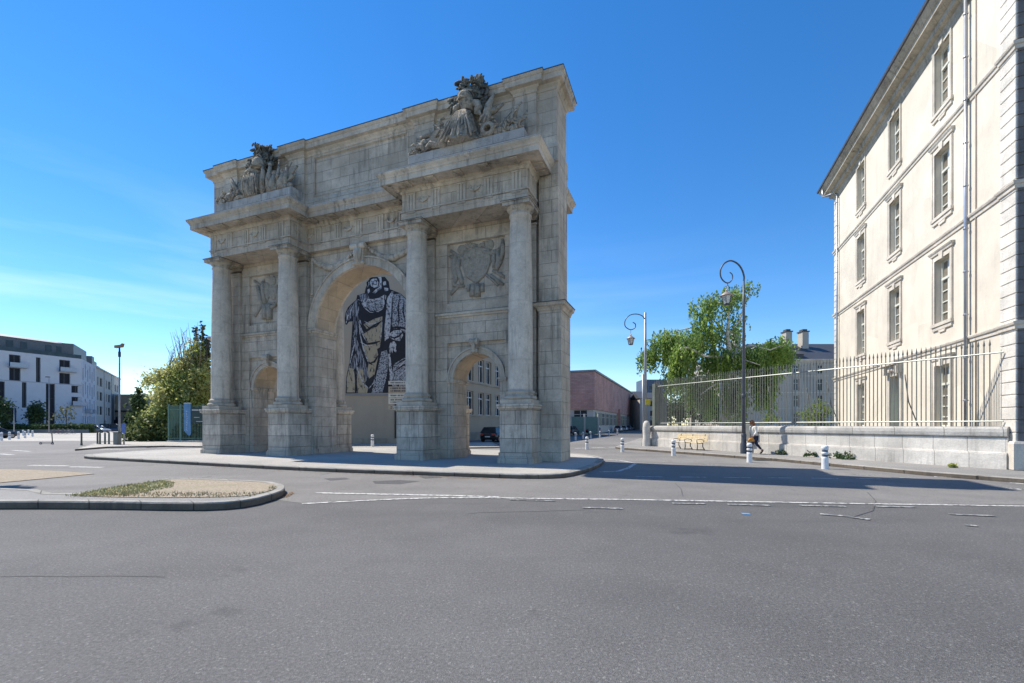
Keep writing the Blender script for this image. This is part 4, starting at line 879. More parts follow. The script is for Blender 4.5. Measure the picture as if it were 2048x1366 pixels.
# mural, traced as flat paint on the wall
def mt_noise(name, a, b, lo, hi, sc, st=(1,1,1), det=6):
    m = MT(name); n = m.noise(sc, det, .65, stretch=st); return m.out(m.mix(m.rng(n, lo, hi), a, b), .8)
MK = plain('mural_black', (.022,.022,.028), .8); MBL = mt_noise('mural_blue_grey', (.03,.035,.06), (.30,.36,.47), .44, .52, 3.2); MW_ = mt_noise('mural_pale_blue', (.10,.10,.115), (.55,.55,.56), .42, .50, 5, (1,1,.8))
MG = mt_noise('mural_ochre', (.05,.045,.04), (.42,.35,.24), .38, .45, 3.2, (1.6,1,.6)); MS = mt_noise('mural_brocade', (.025,.025,.03), (.44,.45,.47), .44, .54, 13); MF = mt_noise('mural_folds', (.018,.018,.024), (.32,.33,.36), .48, .54, 4.5, (3,1,.30))
lay = [0]
def mur(poly, m, l, nm):
    y = -.004*l; p = [(AT(670+x/5.06, YS), ZZ(530+y_/5.06, YS)) for x, y_ in poly]
    n = len(p); return MB().add([(a, y, b) for a, b in p], [tuple(range(n))]).build(nm, m, mural)
mural = bpy.data.objects.new('mural', None); COL.objects.link(mural); mural.parent = mw; mural['label'] = 'painted mural of a robed figure in black, pale blue and ochre'
def mset(nm, m, l, polys):
    mb = MB()
    for ip, poly in enumerate(polys):
        p = [(AT(670+x/5.06, YS), ZZ(530+y_/5.06, YS)) for x, y_ in poly]; n = len(p)
        c = bpy.data.curves.new('t', 'CURVE') if False else None
        from mathutils.geometry import tessellate_polygon
        tris = tessellate_polygon([[Vector((a, b, 0)) for a, b in p]]); mb.add([(a, -.006*l-.0002*ip, b) for a, b in p], [tuple(t) for t in tris])
    return mb.build(nm, m, mural, recalc=False)
def strokes(polys, w=9):
    out = []
    for pts, ws in polys:
        P = [Vector(p) for p in pts]; L_, R_ = [], []
        for i, p in enumerate(P):
            t = (P[min(i+1,len(P)-1)]-P[max(i-1,0)]).normalized(); n = Vector((-t.y, t.x)); k = ws*(sin(pi*(i+.35)/(len(P)-.3)))
            L_.append(tuple(p+n*k)); R_.append(tuple(p-n*k))
        out.append(L_+R_[::-1])
    return out
sil = [(105,600),(98,540),(108,480),(130,430),(170,390),(215,352),(225,305),(300,285),(308,240),(322,205),(318,175),(345,150),(352,125),(440,120),(505,120),(545,170),(556,245),(600,262),(660,285),(715,335),(790,420),(820,600),(815,800),(840,1000),(850,1290),(108,1300),(112,1150),(150,960),(165,760),(178,570),(140,575),(120,605)]
mset('figure_outline', MK, 1, [sil])
mset('robe_folds', MF, 2, [[(190,380),(250,380),(235,560),(225,760),(300,960),(345,1120),(300,1200),(240,1290),(115,1290),(118,1150),(160,960),(185,700)], [(110,560),(115,480),(160,410),(225,350),(235,440),(175,520),(150,560)], [(240,300),(330,290),(350,340),(270,380)]])
mset('ochre_robe', MG, 3, [[(290,600),(400,545),(480,520),(478,700),(462,830),(425,850),(440,920),(420,1010),(400,1110),(345,1150),(330,1050),(340,1010),(320,930),(300,860),(275,820),(330,800),(340,790),(300,720),(270,700),(330,660)], [(145,1040),(190,1050),(205,1150),(200,1290),(120,1290),(122,1150)], [(235,1050),(285,1060),(300,1180),(335,1250),(325,1295),(235,1295),(220,1180)]])
mset('pale_sash', MW_, 4, [[(530,330),(575,270),(600,262),(575,340),(570,480),(560,640),(545,740),(505,770),(500,640),(515,520),(520,420)], [(235,540),(260,560),(275,640),(310,690),(290,700),(250,640)], [(545,700),(600,660),(670,660),(690,710),(660,770),(600,760),(560,740)], [(300,340),(420,350),(500,300),(520,310),(505,400),(480,450),(420,490),(350,480),(300,440),(270,390)], [(470,120),(475,190),(470,240),(400,290),(380,280),(440,220),(455,160),(430,125)]])
mset('brocade_coat', MS, 5, [[(585,300),(660,290),(715,345),(790,430),(812,600),(760,700),(700,680),(650,640),(590,650),(575,600),(585,480)], [(600,1000),(700,940),(830,950),(845,1290),(600,1290),(560,1150)], [(470,880),(530,860),(540,1000),(520,1150),(480,1290),(370,1295),(420,1110),(450,980)], [(320,370),(480,350),(490,440),(400,480),(320,430)]])
mset('hand_and_linen', MW_, 6, [[(560,790),(600,770),(620,800),(625,860),(612,905),(598,870),(590,840),(580,900),(568,850),(558,900),(548,840)], [(540,900),(560,900),(585,1150),(555,1180),(545,1000)], [(365,150),(400,135),(425,140),(440,180),(430,215),(395,225),(365,210),(355,180)], [(485,170),(515,165),(520,200),(490,210)], [(500,230),(540,235),(540,260),(505,265)], [(330,250),(350,240),(355,270),(335,290)], [(415,235),(460,215),(470,240),(400,295)]])
mset('dark_lines', MK, 7, strokes([([(500,300),(515,420),(495,560),(480,760),(455,900),(420,1060)], 14), ([(240,560),(300,690),(330,660),(400,610),(470,570)], 12), ([(250,720),(330,800),(400,790),(460,770)], 12), ([(300,600),(350,640),(420,620),(480,560)], 8), ([(340,1000),(400,980),(450,900)], 11), ([(290,880),(330,980),(380,1010)], 12), ([(420,480),(350,510),(290,540)], 13), ([(480,470),(420,495),(350,530)], 12), ([(300,420),(360,470),(440,480)], 7), ([(550,720),(600,740),(650,720),(690,680)], 10), ([(570,650),(620,630),(700,640),(760,690)], 12), ([(620,860),(640,820),(700,760),(760,750)], 22), ([(600,880),(640,930),(700,930)], 20), ([(610,690),(650,700),(685,690)], 5), ([(380,170),(410,160),(430,170)], 5), ([(375,190),(405,200),(430,190)], 4), ([(360,150),(350,200),(370,240),(420,240),(460,210)], 6), ([(280,1180),(340,1240),(390,1180),(410,1100)], 9), ([(200,1050),(215,1180),(215,1290)], 10), ([(160,1000),(190,900),(200,700),(205,500)], 9), ([(660,310),(640,420),(650,560),(640,620)], 7), ([(700,360),(690,480),(740,640)], 7), ([(620,1010),(700,960),(800,960)], 8), ([(600,1080),(700,1010),(840,1040)], 8), ([(640,1200),(650,1290)], 12)]))
mset('pale_lines', MW_, 8, strokes([([(245,540),(255,700),(290,850),(330,960),(345,1000)], 6), ([(205,600),(200,800),(160,960),(140,1060)], 5), ([(300,570),(350,600),(410,590),(450,545)], 6), ([(260,780),(330,820),(400,810)], 5), ([(210,900),(230,1060),(290,1200),(345,1250),(395,1190),(408,1120)], 6), ([(230,350),(300,370),(400,350),(480,330)], 6), ([(270,360),(330,400),(420,390),(470,360)], 5), ([(170,450),(130,520),(115,590)], 7), ([(190,400),(160,470),(160,540)], 4), ([(480,560),(470,700),(462,760)], 5), ([(370,215),(400,228),(440,215)], 4), ([(330,230),(345,200),(345,170)], 5), ([(600,1060),(660,1020),(720,960)], 7), ([(620,1150),(720,1060),(830,1040)], 6), ([(540,690),(545,560),(560,420)], 4), ([(700,440),(720,560),(760,640)], 5), ([(640,350),(620,450),(640,560)], 4), ([(190,1060),(195,1200)], 4), ([(240,620),(300,740),(330,790)], 4)]))
# ---------------- modern apartment building, far left ----------------
CX, CY = -105.6, 110.0
M_apw = plaster('pale_grey_cladding', (.52,.54,.58), .05, .08); M_apd = plain('dark_window_frame', (.03,.035,.045), .5); M_apg = MT('dark_apartment_glass').out((.018,.022,.032), .35, .12); M_pent = plain('dark_zinc_cladding', (.10,.115,.135), .5, .2)
ap = thing('apartment_building', 'modern pale apartment block with scattered dark window slots and a dark zinc penthouse', 'building', (CX, CY, 0), atan2(.9330, .3599))
def fp(px, py):
    a = (px-PX)/F; s = (CX-CY*a)/(.3599-.933*a); return -s, ZZ(py, CY-.933*s)
q = lambda x, y: (x/4.552, 620+y/4.553)
raw = [(82,188,408,520),(84,188,528,648),(328,370,432,662),(540,640,456,560),(540,640,575,680),(-60,45,648,880),(200,243,658,890),(418,502,672,1060),(650,740,690,755),(652,740,792,868),(60,152,890,1010),(258,405,895,1040),(-220,-130,400,640),(-300,-260,640,870)]
ops = []
for a, b, c, d in raw:
    xa, z1 = fp(*q(a, c)); xb, _ = fp(*q(b, c)); xm, z0 = fp(*q((a+b)/2, d)); _, z1 = fp(*q((a+b)/2, c)); ops.append((xa, xb, max(z0, .3), z1))
_, ztop = fp(82, 709); 
w = MB(); facade(w, -38, 0, 0, ztop, ops, .5); w.quad((-38,0,0),(-38,16,0),(-38,16,ztop),(-38,0,ztop)); w.quad((-38,0,ztop),(0,0,ztop),(0,16,ztop),(-38,16,ztop)); w.build('wall', M_apw, ap)
_, zb = fp(82, 765); MB().box(-38, .02, -.03, .02, zb-.12, zb+.06).build('floor_band', plain('grey_band', (.33,.35,.39), .7), ap)
for a, b, c, d in ops: window(ap, a, b, c, d, .4, M_apd, 2, (.33,.66) if d-c > 3 else (), .16, .07, gm=M_apg)
for a, b, c, d in (ops[0], ops[3], ops[9]): 
    o = MB(); o.box(a-.2, b+.8, -1.0, -.02, c-.2, c-.02); o.build('balcony_floor', plain('balcony_grey', (.3,.31,.33), .6), ap); MB().box(a-.2, b+.8, -1.0, -.93, c, c+.95).build('balcony_rail', plain('frosted_balcony_glass', (.35,.40,.46), .25), ap)
A2 = atan2(.8281, -.5606)
ap2 = thing('apartment_building', 'receding street side of the pale block with narrow dark windows and small balconies', 'building', (CX+.05, CY+.05, 0), A2)
ops = [];
for k in range(6):
    x = .8+k*2.6
    for c, d in (((1.5,4.0),(5.0,8.2),(9.4,12.6),(13.6,17.0)) if k % 2 else ((.5,3.8),(4.6,7.2),(8.6,11.8),(12.8,15.8))): ops.append((x, x+1.0, c, d))
w = MB(); facade(w, 0, 17, 0, ztop, ops, .4); shell(w, 0, 17, 14, 0, ztop); w.build('wall', M_apw, ap2)
for a, b, c, d in ops: window(ap2, a, b, c, d, .3, M_apd, 1, (.5,), .1, .08, gm=M_apg)
for k in (1, 3): MB().box(.8+k*2.6-.3, .8+k*2.6+2, -1.1, 0, 4.7, 5.7).build('balcony', plain('balcony_side', (.3,.33,.38), .5), ap2)
pt = MB(); pt.box(-14.5, -.9, 1.6, 14, ztop, ztop+3.3); pt.box(-40, -14.5, 4.5, 14, ztop, ztop+2.6); pt.add([(-15,1.3,ztop+3.3),(-.6,1.3,ztop+3.3),(-.6,14,ztop+3.3),(-15,14,ztop+3.3),(-13,4,ztop+4.1),(-2,4,ztop+4.0),(-2,12,ztop+4.0),(-13,12,ztop+4.1)], [(0,1,5,4),(1,2,6,5),(2,3,7,6),(3,0,4,7),(4,5,6,7)])
po = pt.build('penthouse', M_pent, ap)
for x in (-12.5,-10.2,-6.0,-4.0): MB().box(x, x+1.1, 1.54, 1.62, ztop+.2, ztop+2.6).build('window', M_glass, po)
pt = MB(); pt.box(-.5, 13.5, 1.4, 12, ztop, ztop+3.5); pt.build('penthouse', M_pent, ap2)
pp = MB(); pp.box(-38, 0, .02, .12, ztop, ztop+.9); pp.build('parapet_glass', M_glass, ap)
# plain apartment block behind it along the street
b2 = (CX-.5606*17.3, CY+.8281*17.3)
ap3 = thing('apartment_building', 'cream grey flat block with regular square windows further down the street', 'building', (b2[0], b2[1], 0), A2)
ops = [(x, x+w_, 4.6+j*4.1, 7.0+j*4.1) for j in range(3) for x, w_ in [(1.5,1.8),(5.2,3.8),(14.5,1.8),(18.3,3.8),(30,2.6),(34,2.6)]] + [(12,14.5,.2,3),(26,33,.3,3.4)]
w = MB(); facade(w, 0, 40, 0, 17.6, ops, .4); shell(w, 0, 40, 14, 0, 17.6); w.build('wall', plaster('cream_grey_render', (.50,.48,.43), .05), ap3)
for a, b, c, d in ops: window(ap3, a, b, c, d, .3, M_apd, 3, (), .08, .06, gm=M_apg)
w = MB()
for x in (11.3, 23.5, 27.5): w.box(x, x+(.6 if x != 23.5 else 4), -.08, .02, 0, 17.7)
w.build('dark_panel', M_pent, ap3); w = MB(); w.box(-.3, 40.3, -.3, 14, 17.6, 17.95); w.build('roof_edge', M_white, ap3)
w = MB(); w.box(1,4,1,5,17.9,20.8); w.box(9,14,2,6,17.9,20.4); w.box(18,25,3,8,17.9,20.2); w.build('roof_stack', M_pent, ap3)
# low beige building at the end
h = thing('low_building', 'low beige building with a flat roof between the lamp post and the bushes', 'building', (AT(252, 150), 150, 0), 0)
ops = [(-8+i*3.5, -5.5+i*3.5, 2, 4.5) for i in range(6)]
w = MB(); facade(w, -9, 16, 0, 11.5, ops, .3); shell(w, -9, 16, 12, 0, 11.5); w.build('wall', M_school, h); MB().box(-9.3,16.3,-.4,.0,6.0,6.5).build('canopy', M_apd, h); MB().box(-9.3,16.3,-.3,12.3,11.5,11.9).build('roof_edge', M_white, h)
for a, b, c, d in ops: MB().quad((a,.2,c),(b,.2,c),(b,.2,d),(a,.2,d)).build('window', M_glass, h)

# ---------------- foliage ----------------
rng = np.random.default_rng(5)
def leaves(name, pts, size, mat, parent, droop=0.0, asp=1.7):
    P = np.asarray(pts, dtype=float); n = len(P); a = rng.normal(size=(n,3)); a[:,2] -= droop*2; a /= np.linalg.norm(a, axis=1)[:,None]
    b = np.cross(a, rng.normal(size=(n,3))); b /= np.linalg.norm(b, axis=1)[:,None]
    s = size*rng.uniform(.6, 1.3, n)[:,None]; u = a*s*asp/2; v = b*s/2
    V = np.stack([P-u, P+v*.9-u*.1, P+u, P-v*.9-u*.1], 1).reshape(-1, 3); me = bpy.data.meshes.new(name)
    me.from_pydata(V.tolist(), [], np.arange(4*n).reshape(-1, 4).tolist()); me.materials.append(mat)
    o = bpy.data.objects.new(name, me); COL.objects.link(o); o.parent = parent; return o
def blob(c, r, n, shell_=.55):
    d = rng.normal(size=(n,3)); d /= np.linalg.norm(d, axis=1)[:,None]; q = rng.uniform(shell_, 1, n)[:,None]**.7
    return np.array(c)+d*q*np.array(r)
def clumpy(c, r, nc, per, cr):
    out = []
    for p in blob(c, r, nc, .25): out.append(p+rng.normal(size=(per,3))*cr*rng.uniform(.6,1.3))
    return np.concatenate(out)
M_bark = plain('grey_brown_bark', (.13,.11,.085), .95, var=.4, scale=4)
mb2 = MT('birch_bark'); n = mb2.noise(3, 5, .7, stretch=(1,1,3.5)); M_birch = mb2.out(mb2.mix(mb2.rng(n, .56, .64), (.60,.58,.52), (.06,.055,.05)), .8)
M_lbirch = leafmat('birch_leaves', (.24,.36,.08), (.34,.46,.11), (.19,.30,.09), .6)
M_lolive = leafmat('olive_leaves', (.44,.48,.15), (.34,.41,.12), (.50,.48,.20), .55)
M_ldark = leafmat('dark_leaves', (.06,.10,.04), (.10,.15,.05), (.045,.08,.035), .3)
M_lspring = leafmat('spring_leaves', (.26,.31,.05), (.16,.23,.045), (.20,.26,.05), .5)
# the weeping birch
YT = 38.0
tx, ty = AT(1455, YT), YT
bi = thing('birch_tree', 'large weeping birch with white trunk and hanging green branches behind the railings', 'tree', (tx, ty, 0))
def loc(px, py, dy=0): return Vector((AT(px, YT+dy)-tx, dy, ZZ(py, YT+dy)))
tk = MB(); tk.tube([loc(1446,858),loc(1447,800),loc(1452,745),loc(1462,720),loc(1457,690),loc(1455,670),loc(1458,620),loc(1472,585)], [.34,.30,.26,.24,.2,.17,.09,.03], 10)
tk.build('trunk', M_birch, bi)
lm = MB(); tips = []
def limb(pts, r):
    lm.tube(pts, [r*(1-.75*i/(len(pts)-1)) for i in range(len(pts))], 6)
    for i in range(len(pts)-1):
        for t in (0, .33, .66): tips.append((pts[i].lerp(pts[i+1], t), i/(len(pts)-1)))
for pts, r in (([(1455,740,0),(1420,738,.5),(1385,722,1.2),(1350,718,1.6),(1310,712,1.8),(1285,712,2)], .15), ([(1452,715,0),(1410,712,-1),(1375,695,-1.6),(1362,696,-2),(1348,715,-2.4)], .12),
    ([(1455,690,0),(1420,665,1),(1385,655,1.6),(1352,662,1.8),(1330,680,2.0)], .11), ([(1462,720,0),(1485,700,-.8),(1500,690,-1.2),(1540,700,-1.6),(1565,690,-1.8)], .12), ([(1457,690,0),(1500,700,1),(1545,680,1.6),(1580,705,2)], .1),
    ([(1456,672,0),(1440,655,.6),(1415,625,1.0),(1395,612,1.2)], .09), ([(1456,670,0),(1480,640,-.6),(1492,600,-1),(1505,570,-1.1),(1515,572,-1.2)], .08), ([(1458,640,0),(1445,610,.7),(1425,595,1.0)], .07), ([(1458,630,0),(1470,600,.5),(1480,585,.8)], .06),
    ([(1452,700,0),(1430,690,2.2),(1410,680,3.0),(1370,690,3.6)], .1), ([(1460,705,0),(1490,720,-1.8),(1520,730,-2.6)], .09), ([(1458,725,0),(1475,735,-1.0),(1480,745,-1.4)], .08), ([(1446,760,0),(1420,775,-1.2),(1400,790,-1.6)], .07)):
    limb([loc(*p) for p in pts], r)
lm.build('limb', M_birch, bi)
pts = []; tw = MB()
def strand(p, ln, dens=8):
    n = int(ln*dens); dx = rng.normal(0, .10, 2)
    for i in range(n):
        t = i/n; pts.append([p[0]+dx[0]*t*ln+rng.normal(0,.07), p[1]+dx[1]*t*ln+rng.normal(0,.07), p[2]-t*ln+rng.normal(0,.05)])
    if rng.random() < .12: tw.tube([tuple(p), (p[0]+dx[0]*ln*.5, p[1]+dx[1]*ln*.5, p[2]-ln*.5), (p[0]+dx[0]*ln, p[1]+dx[1]*ln, p[2]-ln)], [.02,.013,.006], 4)
def crown(px, py, rx, rz, dy, ry, n, l0, l1, dens=8):
    c = loc(px, py, dy); k = YT/F; n = int(n*(1.5 if py > 640 else 1.15))
    for p in blob(c, (rx*k, ry, rz*k), n, .2): strand(p, rng.uniform(l0, l1), dens)
crown(1338,682,46,28,1.2,1.6,170,.7,2.0); crown(1296,708,26,14,1.6,1.2,70,.5,1.7); crown(1365,690,40,36,0,2.0,170,.8,2.2); crown(1358,715,18,26,-2.2,.8,90,1.2,2.6); crown(1410,668,36,34,.6,1.8,110,.6,2.0)
crown(1405,612,30,26,.9,1.2,80,.6,1.7,7); crown(1440,595,34,22,.3,1.2,70,.6,1.8,6); crown(1470,588,26,20,-.2,1,50,.6,1.7,6); crown(1500,568,14,10,-1.1,.5,16,.6,1.6,7); crown(1516,568,3,3,-1.2,.2,4,.6,1.5,7); crown(1425,640,44,30,0,1.6,80,.6,1.8,6); crown(1472,650,24,40,0,1.4,50,.6,1.8,5)
crown(1440,715,40,26,0,2,120,.6,2.0); crown(1505,710,34,24,-1.2,1.4,120,.8,2.4); crown(1548,695,34,22,-.2,1.8,140,.8,2.6); crown(1530,740,26,20,-1.6,1.2,90,1.2,3.6); crown(1575,705,12,12,1.6,.8,30,.6,1.6); crown(1400,760,46,26,1.2,1.8,120,1.0,3.4,7); crown(1470,775,22,22,-1.0,1.2,80,1.0,3.2,7); crown(1345,750,24,14,1.4,1.2,50,.8,2.2,7)
leaves('crown', pts, .165, M_lbirch, bi, droop=1.0); tw.build('twig', M_bark, bi)
# trees and bushes beyond
def simple_tree(name, lab, px, y, blobs, mat, size, trunk=None, r=.2, cat='tree', per=26, cr=.35, group=None, kind='crown'):
    x0 = AT(px, y); t = thing(name, lab, cat, (x0, y, 0), 0, group)
    P = []
    for bx, by, rx, rz, n in blobs: P.append(clumpy((AT(bx, y)-x0, rng.uniform(-.6,.6), ZZ(by, y)), (rx*y/F, rx*y/F*.8, rz*y/F), n, per, cr))
    leaves(kind, np.concatenate(P), size, mat, t)
    m = MB()
    if trunk: 
        z = ZZ(trunk, y); m.tube([(0,0,0),(.1,0,z*.5),(0,0,z)], [r, r*.8, r*.5], 8)
        for bx, by, rx, rz, n in blobs: m.tube([(0,0,z*.6), ((AT(bx,y)-x0)*.6, 0, (z+ZZ(by,y))/2), (AT(bx,y)-x0, 0, ZZ(by, y))], [r*.6, r*.4, r*.12], 6)
        m.build('trunk', M_bark, t)
    return t
t1 = simple_tree('willow_tree', 'large olive green tree with bare upper twigs beside the left columns of the gate', 372, 46, [(375,800,46,44,62),(348,780,36,40,40),(385,745,28,36,34),(402,780,26,50,36),(322,828,20,36,28),(366,738,18,24,14),(388,708,12,24,7),(345,840,46,34,46),(334,755,14,18,8),(298,762,8,9,4)], M_lolive, .20, 760, .4, per=85, cr=.42)
m = MB()
for k in range(46):
    px0 = random.uniform(340, 412); top = random.uniform(640, 720)+abs(px0-385)*.55; x = AT(px0, 46)-t1.location.x; z0 = ZZ(740, 46); z1 = ZZ(top, 46); dx = random.uniform(-1.2, .9); y = random.uniform(-.8,.8)
    m.tube([(x,y,z0),(x+dx*.4,y,(z0+z1)/2),(x+dx,y,z1)], [.05,.03,.012], 4)
    for j in range(3): zz = z0+(z1-z0)*random.uniform(.3,.9); m.tube([(x+dx*.5,y,zz),(x+dx*.5+random.uniform(-.6,.6),y,zz+random.uniform(.3,.8))], [.02,.008], 4)
m.build('bare_twig', plain('pale_twig', (.24,.21,.16), .9), t1)
t2 = thing('ivy_tree', 'dark upright trunks thick with ivy between the olive tree and the first column', 'tree', (AT(405,47), 47, 0)); P = []; m = MB()
for px, top, rr in ((392,655,.20),(405,650,.26),(413,675,.30),(417,680,.3)):
    x = AT(px,47)-t2.location.x; zt = ZZ(top,47); m.tube([(x,0,0),(x,0,zt)], [.16,.09], 7)
    for z in np.arange(4, zt, .12): P.append(np.array([x,0,z])+rng.normal(size=(7,3))*rr*.6)
leaves('ivy', np.concatenate(P), .2, M_ldark, t2); m.build('trunk', M_bark, t2)
simple_tree('conifer', 'small dark conifer at the left edge of the olive tree', 276, 50, [(276,800,9,18,8),(277,822,16,22,20),(272,846,18,20,20),(274,785,4,12,4)], M_ldark, .24, 800, .15, per=40, cr=.28)
simple_tree('park_shrub', 'mixed green undergrowth at the foot of the olive tree beside the green park fence', 318, 43, [(280,868,22,15,20),(310,866,26,18,28),(345,870,26,12,26),(375,872,26,10,24),(298,845,20,20,18),(262,874,10,9,8)], leafmat('shrub_leaves', (.12,.16,.05), (.20,.22,.07), (.07,.10,.035)), .22, None, cat='shrub', per=36, cr=.3, kind='foliage')
simple_tree('park_shrub', 'dark green shrubs seen through the green park fence beside the gate pedestal', 400, 48, [(395,862,40,16,40),(380,840,30,16,24),(440,850,40,24,30)], M_ldark, .24, None, cat='shrub', per=34, cr=.35, kind='foliage')
simple_tree('spring_tree', 'small bright green tree behind the railings beside the barracks corner', 1640, 50, [(1640,812,32,8,16),(1655,826,26,7,12),(1618,830,22,7,10),(1650,842,26,7,12),(1630,845,24,5,9)], M_lspring, .16, 822, .1, per=20, cr=.28)
simple_tree('spring_tree', 'low bright green bush behind the railings to the left of the walking person', 1478, 48, [(1478,842,16,7,12),(1545,838,20,6,12)], M_lspring, .15, None, cat='bush', per=20, cr=.25, kind='foliage')
simple_tree('hedge_tree', 'young dark tree in front of the pale apartment wall near its ground floor window', 70, 96, [(70,815,9,12,14),(66,835,12,12,16),(80,830,10,14,14)], M_ldark, .35, 825, .12, per=24, cr=.5)
simple_tree('hedge_tree', 'thin half bare tree in front of the apartment block between two tall dark window slots', 132, 94, [(132,822,9,14,8),(130,838,11,10,8)], leafmat('thin_leaves', (.10,.12,.07), (.14,.15,.08)), .3, 815, .1, per=14, cr=.6)
simple_tree('hedge_tree', 'dark tree cut by the left edge of the photo in front of the apartment block', -4, 90, [(-2,815,14,18,22),(0,838,16,14,20)], M_ldark, .35, 815, .15, per=26, cr=.5)
t = thing('street_tree', 'round street tree just left of the view shading the left end of the island', 'tree', (-20.4, 14.9, 0)); leaves('crown', clumpy((0,0,10.0), (1.35,1.25,1.8), 70, 45, .25), .2, M_ldark, t); MB().tube([(0,0,0),(.05,0,5),(0,0,10)], [.16,.12,.05], 8).build('trunk', M_bark, t)
hd = thing('hedge', 'long low dark hedge along the foot of the apartment block', 'hedge', (AT(80, 92), 92, 0)); x0, x1 = AT(-60,92)-hd.location.x, AT(185,92)-hd.location.x
leaves('foliage', np.stack([rng.uniform(x0,x1,5200), rng.uniform(-.7,.7,5200), rng.uniform(.1,1.7,5200)+rng.normal(0,.12,5200)], 1), .34, M_ldark, hd)
MB().box(x0, x1, -.9, -.75, 0, .75).build('kerb_wall', M_pent, hd)
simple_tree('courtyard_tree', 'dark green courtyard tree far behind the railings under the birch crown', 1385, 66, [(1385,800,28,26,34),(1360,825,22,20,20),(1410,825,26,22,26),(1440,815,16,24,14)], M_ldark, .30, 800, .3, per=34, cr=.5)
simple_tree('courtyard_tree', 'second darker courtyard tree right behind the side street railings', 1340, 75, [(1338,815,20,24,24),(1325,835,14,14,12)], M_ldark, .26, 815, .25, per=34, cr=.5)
rt = simple_tree('roof_planting', 'green planters on the terrace in front of the dark penthouse', 45, 104, [(12,686,12,4,8),(35,694,14,3,8),(55,690,8,5,6),(25,690,12,3,6)], M_ldark, .3, None, cat='planting', per=22, cr=.4, kind='foliage')
for i, (px, py, s, lab) in enumerate(((1568,903,.20,'leftmost small weed tuft growing at the foot of the garden wall'), (1630,906,.20,'weed tuft at the wall foot just left of the nearest bollard'), (1680,908,.26,'leafy weed clump at the wall foot right of the nearest bollard'), (1706,909,.30,'largest weed clump at the wall foot below the cream barracks'), (1934,932,.10,'dry flattened weed on the pavement near the barracks corner'))):
    ta = (lambda a: (WA.x-a*WA.y)/(a*(WB_.y-WA.y)-(WB_.x-WA.x)))((px-PX)/F); p = WA+(WB_-WA)*ta+wn*(.28 if i < 4 else .9); t = thing('weed', lab, 'weed', (p[0], p[1], .14), 0, 'weeds at the wall foot'); leaves('foliage', clumpy((0,0,s*.35), (s*1.9,s*.6,s*.4), 9, 14, s*.22)+np.array([0,0,.03]), .075, M_ldark if i < 4 else M_lolive, t)
p = G(1012, 922, .14); t = thing('weed', 'small yellow green weed at the foot of the right hand pedestal of the gate', 'weed', (p[0], p[1], .14)); leaves('foliage', blob((0,0,.1), (.35,.15,.12), 90, 0), .08, M_lspring, t)

# ---------------- street furniture ----------------
M_pole = plain('blue_grey_lamp_paint', (.07,.08,.10), .45, .2, .15); M_poleg = plain('galvanised_pole', (.28,.30,.33), .45, .4, .15)
M_lglass = MT('lantern_glass').out((.55,.58,.58), .15); M_copper = plain('lantern_roof', (.34,.29,.25), .5, .3)
def lantern(par, x, z, s=1.0):
    e = bpy.data.objects.new('lantern', None); COL.objects.link(e); e.parent = par; e.location = (x, 0, z); e.scale = (s, s, s); e.empty_display_size = .1
    r = MB(); r.lathe([(.02,0),(.05,-.05),(.07,-.10),(.04,-.14),(.16,-.20),(.32,-.34),(.34,-.37),(.30,-.38)], 12); r.tube([(0,0,.02),(0,0,.22)], .015, 5)
    r.build('lantern_roof', M_copper, e)
    g = MB(); g.lathe([(.25,-.38),(.16,-.80)], 6, smooth=False); g.build('lantern_glass', M_lglass, e)
    f = MB()
    for k in range(6): a = k*pi/3; f.tube([(.26*cos(a),.26*sin(a),-.37),(.165*cos(a),.165*sin(a),-.82)], .014, 4)
    f.lathe([(.17,-.84),(.18,-.80),(.17,-.78)], 8); f.build('lantern_frame', M_pole, e)
def sm(pts, n=6):
    P = [Vector(p) for p in pts]; out = []
    for i in range(len(P)-1):
        a, b, c, d = P[max(i-1,0)], P[i], P[i+1], P[min(i+2,len(P)-1)]
        for k in range(n): t = k/n; out.append(.5*((2*b)+(c-a)*t+(2*a-5*b+4*c-d)*t*t+(3*b-a-3*c+d)*t**3))
    out.append(P[-1]); return out
Y2 = 23.8; X2 = AT(1487.5, Y2); k2 = Y2/F/11.39
lp = thing('crook_lamp', 'tall dark lamp post with a spiral crook and hanging lantern beside the walking person', 'street lamp', (X2, Y2, .14))
def l2(x, y): return ((x-785)*k2, 0, ZZ(500+y/11.39, Y2)-.14)
lp_ = MB(); lp_.tube([(0,0,0),(0,0,3.2),(0,0,7.5),l2(785,700)], [.10,.085,.065,.05], 12)
for z in (.0,.9,3.0): lp_.lathe([(.13,0),(.13,.10),(.10,.16)] if z else [(.17,0),(.17,.5),(.13,.6),(.12,.9)], 12, (0,0,z))
lp_.build('pole', M_pole, lp)
MB().tube(sm([l2(785,700),l2(790,600),l2(740,440),l2(640,310),l2(490,245),l2(350,300),l2(265,430),l2(255,580),l2(310,690),l2(405,750),l2(490,715),l2(530,620),l2(515,550),l2(465,508)]), [.05*(1-.5*i/78) for i in range(79)], 8).build('crook', M_pole, lp)
b = MB(); b.tube(sm([l2(405,752),l2(420,800),l2(340,850),l2(310,940)]), .012, 5); b.tube(sm([l2(405,752),l2(420,800),l2(450,850),l2(460,940)]), .012, 5); b.build('hanger', M_pole, lp)
x, _, z = l2(392, 890); lantern(lp, x, z, 1.0)
Y1 = 33.0; X1 = AT(1290.5, Y1); k1 = Y1/F/4.557
l1 = thing('crook_lamp', 'grey lamp post with a small spiral crook at the corner of the side street', 'street lamp', (X1, Y1, .14))
def f1(x, y): return ((x-232)*k1, 0, ZZ(600+y/4.557, Y1)-.14)
